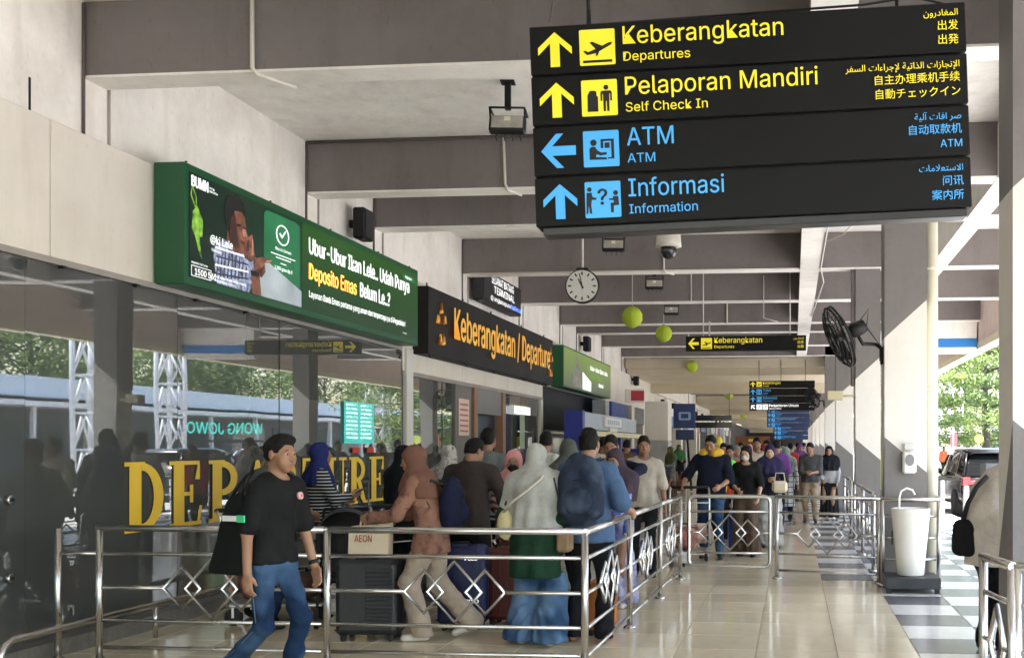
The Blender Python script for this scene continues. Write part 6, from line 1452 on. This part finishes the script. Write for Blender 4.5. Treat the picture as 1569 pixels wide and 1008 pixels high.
w4, j4 = person('woman in plum headscarf and lavender tie dye dress carrying a baby', (-1.72, 10.12, 0), -12, H=1.545, sex='f', head=(-10, 16), scarf=fab('scarf_plum', (.062, .045, .062)), scarf_len=.24, top=patt('tiedye', (.46, .46, .62), (.16, .18, .42), 'noise', 9, .52), sleeve=.96, hem=.45, longtop=.03, bottom=patt('tiedye', 0, 0, 'noise', 9) if False else MATS['tiedye'], skirt=True, flare=.04, shoe=SHW, hands=((.02, -.27, 1.02), (.05, -.30, .95)), skin='b')
bb_, _q = person('baby in beige cap and bright blue top held by its mother', wpt(w4, (.03, -.24, .62)), 160, H=.74, build=1.25, top=fab('baby_blue', (.04, .10, .42)), sleeve=.9, hem=.80, bottom=fab('baby_blue2', (.08, .14, .40)), hands=((-.25, -.15, 1.2), (.25, -.15, 1.2)), feet=((-.22, -.28, .40), (.22, -.28, .40)), hair='none', shoe=SHW, res=.012, skin='a')
_h, _P = _q['hc'], _q['P']; h = SDF(); h.ell(_P(-.012, 0, .035), (.125, .135, .125), .02); h.mesh('cap', fab('cap_beige', (.52, .40, .27)), bb_, res=.012/.44*.7)
person('man in cream t-shirt and dark trousers standing by the kiosk end', (-1.80, 12.5, 0), 5, H=1.685, top=fab('shirt_cream', (.40, .36, .31)), sleeve=.47, hem=.84, bottom=DRK, shoe=SHB, head=(10, 4), hands=((-.26, -.08, .82), (.27, -.05, .80)), skin='b')
m3, i3 = person('man in black t-shirt with yellow neck pillow pushing a trolley', (-1.14, 14.6, 0), -4, H=1.72, build=1.12, top=fab('shirt_midnight', (.011, .013, .026)), sleeve=.50, hem=.82, bottom=DEN, shoe=SHB, hands=((-.36, -.22, 1.0), (.16, -.26, 1.0)), head=(-8, 16), belly=.025, skin='a', feet=((-.11, .05, .09), (.14, -.10, .09)))
npz = thing('neck_pillow', 'yellow neck pillow resting on the shoulders of the black shirt man', 'pillow', m3.location, -4); npz.scale = m3.scale
h = SDF(); nk = i3['neck']
for a0 in range(-130, 131, 20): 
    a1 = a0+20; h.cone(nk+V3(.115*math.sin(R(a0)), .02+.115*math.cos(R(a0)), .05-.02*abs(a0)/130), nk+V3(.115*math.sin(R(a1)), .02+.115*math.cos(R(a1)), .05-.02*abs(a1)/130), .055, .055, .02)
h.mesh('pillow', fab('pillow_yellow', (.72, .42, .05)), npz, res=.012, wr=.002)
g_ = MB(); P_ = i3['P']
for q in (-1, 1): g_.tube([P_(.094, q*.031+.021*math.cos(a*.6283), -.003+.015*math.sin(a*.6283)) for a in range(10)], .0022, 4, closed=True)
g_.tube([P_(.096, -.010, 0), P_(.096, .010, 0)], .002, 4); g_.build('glasses', BLACKP, m3)
person('person in orange red jacket behind the green jelly balloon', (-1.02, 17.0, 0), 5, H=1.585, top=fab('jacket_orange', (.50, .07, .03)), sleeve=.9, bottom=DRK, shoe=SHB, head=(-10, 8), skin='b', res=.015)
gb = thing('balloon', 'bright green inflated toy beside the woman with long hair', 'toy', (-.95, 15.6, 1.05)); h = SDF(); h.cone((0, 0, 0), (.02, 0, .22), .07, .10, .03).cone((.02, 0, .2), (.13, 0, .10), .06, .05, .03); h.mesh('skin', mat('toy_green', (.06, .60, .06), .3, emit=.05), gb, res=.014)
yg = thing('toy', 'yellow inflated toy held low beside the bright green one', 'toy', (-1.02, 15.2, .93)); h = SDF(); h.cone((0, 0, 0), (0, 0, .18), .06, .08, .03); h.mesh('skin', mat('toy_yellow', (.75, .60, .08), .35), yg, res=.014)
person('woman with long dark hair, white mask and black t-shirt in brown wide trousers', (-.66, 14.95, 0), -6, H=1.58, sex='f', hair='long', mask=fab('mask_white', (.6, .58, .56)), top=BLK, sleeve=.50, hem=.88, bottom=fab('trousers_brown', (.10, .07, .05)), leg=1.15, flare=.06, shoe=SHB, hands=((-.10, -.28, 1.02), (.22, -.26, .92)), head=(-12, 14), skin='c', res=.013)
person('woman in dark grey wide trousers and black blouse beside long haired woman', (-.36, 16.2, 0), 8, H=1.60, sex='f', scarf=fab('scarf_navy3', (.03, .025, .07)), scarf_len=.16, top=fab('blouse_ink', (.018, .018, .03)), sleeve=.95, hem=.86, bottom=fab('trousers_pale', (.36, .35, .34)), leg=1.15, flare=.05, shoe=SHB, hands=((-.05, -.25, 1.12), (.15, -.24, 1.05)), head=(-5, 12), skin='c', res=.014)
hb = thing('handbag', 'cream round handbag held by the woman in pale trousers', 'bag', (-.20, 15.93, .86)); MB().cbox(-.12, .12, -.05, .05, 0, .18, .04).build('bag', TOTE, hb); MB().tube([(-.08, 0, .17), (-.06, 0, .30), (.06, 0, .30), (.08, 0, .17)], .008, 5).build('handle', TOTE, hb)
person('woman in mint headscarf and white plaid long dress walking away', (-.15, 21.9, 0), 175, H=1.56, sex='f', scarf=fab('scarf_mint', (.22, .27, .24)), scarf_len=.25, top=patt('plaid_white', (.50, .50, .50), (.08, .08, .09), 'plaid', 2.6, .93), sleeve=.95, hem=.35, longtop=.04, bottom=DRK, shoe=SHB, face=False, res=.016)
person('man in dark grey polo shirt and khaki trousers with folded hands', (.36, 21.6, 0), -8, H=1.645, build=1.08, top=fab('polo_grey', (.065, .066, .072)), sleeve=.50, hem=.86, bottom=KHA, shoe=SHB, hands=((-.04, -.26, 1.08), (.06, -.27, 1.06)), head=(-14, 14), skin='a', res=.015, belly=.02)
person('woman all in black with white shirt front beside the polo shirt man', (.78, 22.7, 0), -10, H=1.575, sex='f', scarf=fab('scarf_black', 0), scarf_len=.24, top=fab('shirt_grey2', (.30, .30, .31)), sleeve=.95, hem=.84, bottom=DRK, skirt=True, flare=.03, shoe=SHW, hands=((-.15, -.18, .92), (.2, -.1, .85)), skin='a', res=.015)
hv, ih = person('worker in lime safety vest half hidden behind the basin pillar', (1.55, 18.9, 0), 150, H=1.66, top=mat('vest_lime', (.45, .62, .04), .6, var=.1, emit=.05), sleeve=.3, hem=.82, bottom=fab('work_navy', (.03, .03, .08)), shoe=SHB, hair='cap', skin='b', face=False, res=.014)
MB().cbox(-.2, -.14, -.2, .2, .9, 1.3, .02).build('stripe', mat('vest_orange', (.65, .12, .03), .6), hv)
person('orange vested worker standing far away beside the lattice towers', (8.6, 61.0, -.12), 20, H=1.68, top=mat('vest_orange', 0), sleeve=.9, bottom=DRK, shoe=SHB, skin='b', res=.022, face=False)
jc, ij = person('person in beige jacket bending forward behind the pillar at right edge', (1.52, 8.15, 0), 140, H=1.60, lean=(0, .24), top=fab('jacket_beige', (.55, .50, .44)), sleeve=.97, hem=.70, bottom=DRK, leg=1.1, shoe=SHB, hands=((-.16, -.48, 1.0), (.16, -.48, 1.0)), topwide=.045, build=1.2, face=False, hair='short', res=.011)
sb_ = thing('shoulder_bag', 'black crossbody bag hanging on the back of the beige jacket', 'bag', jc.location, 140); sb_.scale = jc.scale
h = SDF(); h.cone((.13, .16, .84), (.14, .16, 1.0), .075, .07, .03, ((0, 1, 0), .6)); h.cone((.21, .16, .84), (.20, .16, 1.0), .075, .07, .03, ((0, 1, 0), .6)); h.mesh('bag', BLK, sb_, res=.012, wr=.003)
MB().tube([(.18, .17, 1.04), (.13, .165, 1.2), (.08, .12, 1.33), (.03, .04, 1.42)], .020, 6).build('strap', BLACKP, sb_)

# crowd further down the hall: two figures repeated with their own colours
def recolor(o, table):
    for ch in o.children:
        k = ch.name.split('.')[0]
        if k in table and ch.material_slots: ch.material_slots[0].link = 'OBJECT'; ch.material_slots[0].material = table[k]
CM, _ = person('man in maroon shirt, first of the distant crowd behind the green toy', (-1.2, 24.5, 0), 3, H=1.66, top=fab('c_maroon', (.16, .03, .03)), sleeve=.5, bottom=DRK, shoe=SHB, res=.02, skin='b', hands=((-.10, -.27, 1.08), (.25, -.10, .84)), feet=((-.08, .14, .12), (.09, -.16, .09)), head=(-12, 10))
CF, _ = person('woman in violet headscarf, nearest of the distant crowd', (-.62, 23, 0), 3, H=1.57, sex='f', scarf=fab('c_violet', (.07, .03, .14)), scarf_len=.25, top=fab('c_black', (.02, .02, .025)), sleeve=.95, hem=.6, bottom=fab('c_black', 0), skirt=True, flare=.03, shoe=SHB, res=.02, skin='b', hands=((-.20, -.15, .95), (.08, -.28, 1.10)), head=(10, 8))
for o in (CM, CF): o['group'] = 'distant crowd in the walkway'
cc = {'white': (.5, .5, .5), 'red': (.4, .04, .04), 'navy': (.02, .03, .10), 'olive': (.10, .11, .05), 'teal': (.04, .20, .20), 'grey': (.18, .18, .18), 'black': (.015, .015, .018), 'mustard': (.40, .26, .05), 'rose': (.45, .22, .22), 'cream': (.45, .40, .33), 'brown': (.12, .07, .05), 'sky blue': (.18, .32, .50), 'purple': (.15, .05, .22), 'green': (.04, .16, .06)}
CF_ = {k: fab('c_'+k.replace(' ', '_')+'_cloth', v) for k, v in cc.items()}
crowd = [('m', 1109, 20.5, 'olive', 0), ('f', 1128, 19, 'grey', 0), ('m', 1160, 19.5, 'cream', 0), ('f', 1171, 20.5, 'red', 0), ('m', 1190, 20, 'purple', 180), ('m', 925, 16.5, 'white', 175), ('f', 870, 15.5, 'mustard', 180), ('f', 1133, 21.5, 'black', 0), ('m', 1176, 23.5, 'grey', 0), ('f', 1196, 25, 'sky blue', 0), ('m', 1211, 27, 'red', 180), ('f', 1226, 30, 'purple', 0), ('m', 1138, 27, 'white', 0), ('f', 1148, 25, 'rose', 0), ('m', 1157, 29, 'black', 180), ('f', 1170, 27, 'navy', 0), ('m', 1180, 31, 'red', 0), ('f', 1190, 29, 'cream', 180), ('m', 1199, 34, 'navy', 0), ('f', 1212, 33, 'teal', 0), ('m', 1222, 36, 'olive', 180),
 ('f', 1128, 33, 'brown', 0), ('m', 1144, 38, 'teal', 0), ('f', 1160, 40, 'mustard', 180), ('m', 1175, 43, 'grey', 0), ('f', 1187, 40, 'red', 0), ('m', 1204, 46, 'sky blue', 0), ('f', 1217, 48, 'grey', 0), ('m', 1232, 44, 'cream', 180), ('f', 1166, 52, 'white', 0), ('m', 1196, 56, 'mustard', 0), ('f', 1180, 60, 'purple', 0), ('m', 1210, 62, 'brown', 0), ('f', 1152, 58, 'sky blue', 0),
 ('f', 1028, 30, 'olive', -60), ('m', 1018, 34, 'grey', 90), ('f', 1040, 36, 'green', 20), ('m', 1190, 75, 'black', 0), ('f', 1205, 80, 'black', 0), ('m', 1172, 85, 'red', 0), ('f', 1198, 95, 'brown', 0), ('m', 1184, 100, 'white', 0), ('f', 1212, 105, 'teal', 0),
 ('m', 905, 19.5, 'sky blue', 170), ('f', 880, 18.0, 'teal', 180), ('m', 960, 20.5, 'brown', 175)]
import colorsys
for i, (g_, px, f_, c_, rz_) in enumerate(crowd):
    r_ = (px-1065)/1600*f_; x, y = r_*.99563-f_*.0934, r_*.0934+f_*.99563
    far = 'near the kiosk' if px < 1000 else 'by the left shop row' if px < 1100 else ['in the front', 'in the middle', 'at the back', 'at the far end'][0 if f_ < 35 else 1 if f_ < 50 else 2 if f_ < 70 else 3]+' of the crowd'
    o = dup(CM if g_ == 'm' else CF); o.location = (x, y, 0); o.rotation_euler = (0, 0, R(rz_+random.uniform(-12, 12))); k = random.uniform(.95, 1.05); o.scale = [v*k for v in o.scale]
    if g_ == 'm': o['label'] = 'man in %s shirt %s, %s' % (c_, 'seen from behind' if rz_ > 90 else 'walking this way', far); recolor(o, {'shirt': CF_[c_]})
    else: o['label'] = 'woman in %s headscarf %s, %s' % (c_, 'seen from behind' if rz_ > 90 else 'walking this way', far); recolor(o, {'headscarf': CF_[c_], 'shirt': CF_[random.choice(['black', 'grey', 'navy', 'brown'])], 'skirt': CF_[random.choice(['black', 'navy', 'brown'])]})
# jeans details of the striding man: pocket line and side seam follow the leg
k_ = i1['Kn'][0]; h_ = i1['Hi'][0]; a_ = i1['An'][0]; sm = mat('denim_seam', (.10, .15, .22), .8)
o_ = V3(-.088, 0, 0)
MB().tube([h_+o_+V3(.002, -.01, .0), (h_+k_)/2+V3(-.083, 0, 0), k_+V3(-.066, 0, 0), (k_+a_)/2+V3(-.062, .01, 0), a_+V3(-.064, .01, .02)], .0035, 4).build('side_seam', sm, m1)
MB().tube([h_+V3(-.085, -.02, .03), h_+V3(-.075, -.07, -.02), h_+V3(-.04, -.105, -.03)], .003, 4).build('pocket_seam', sm, m1)
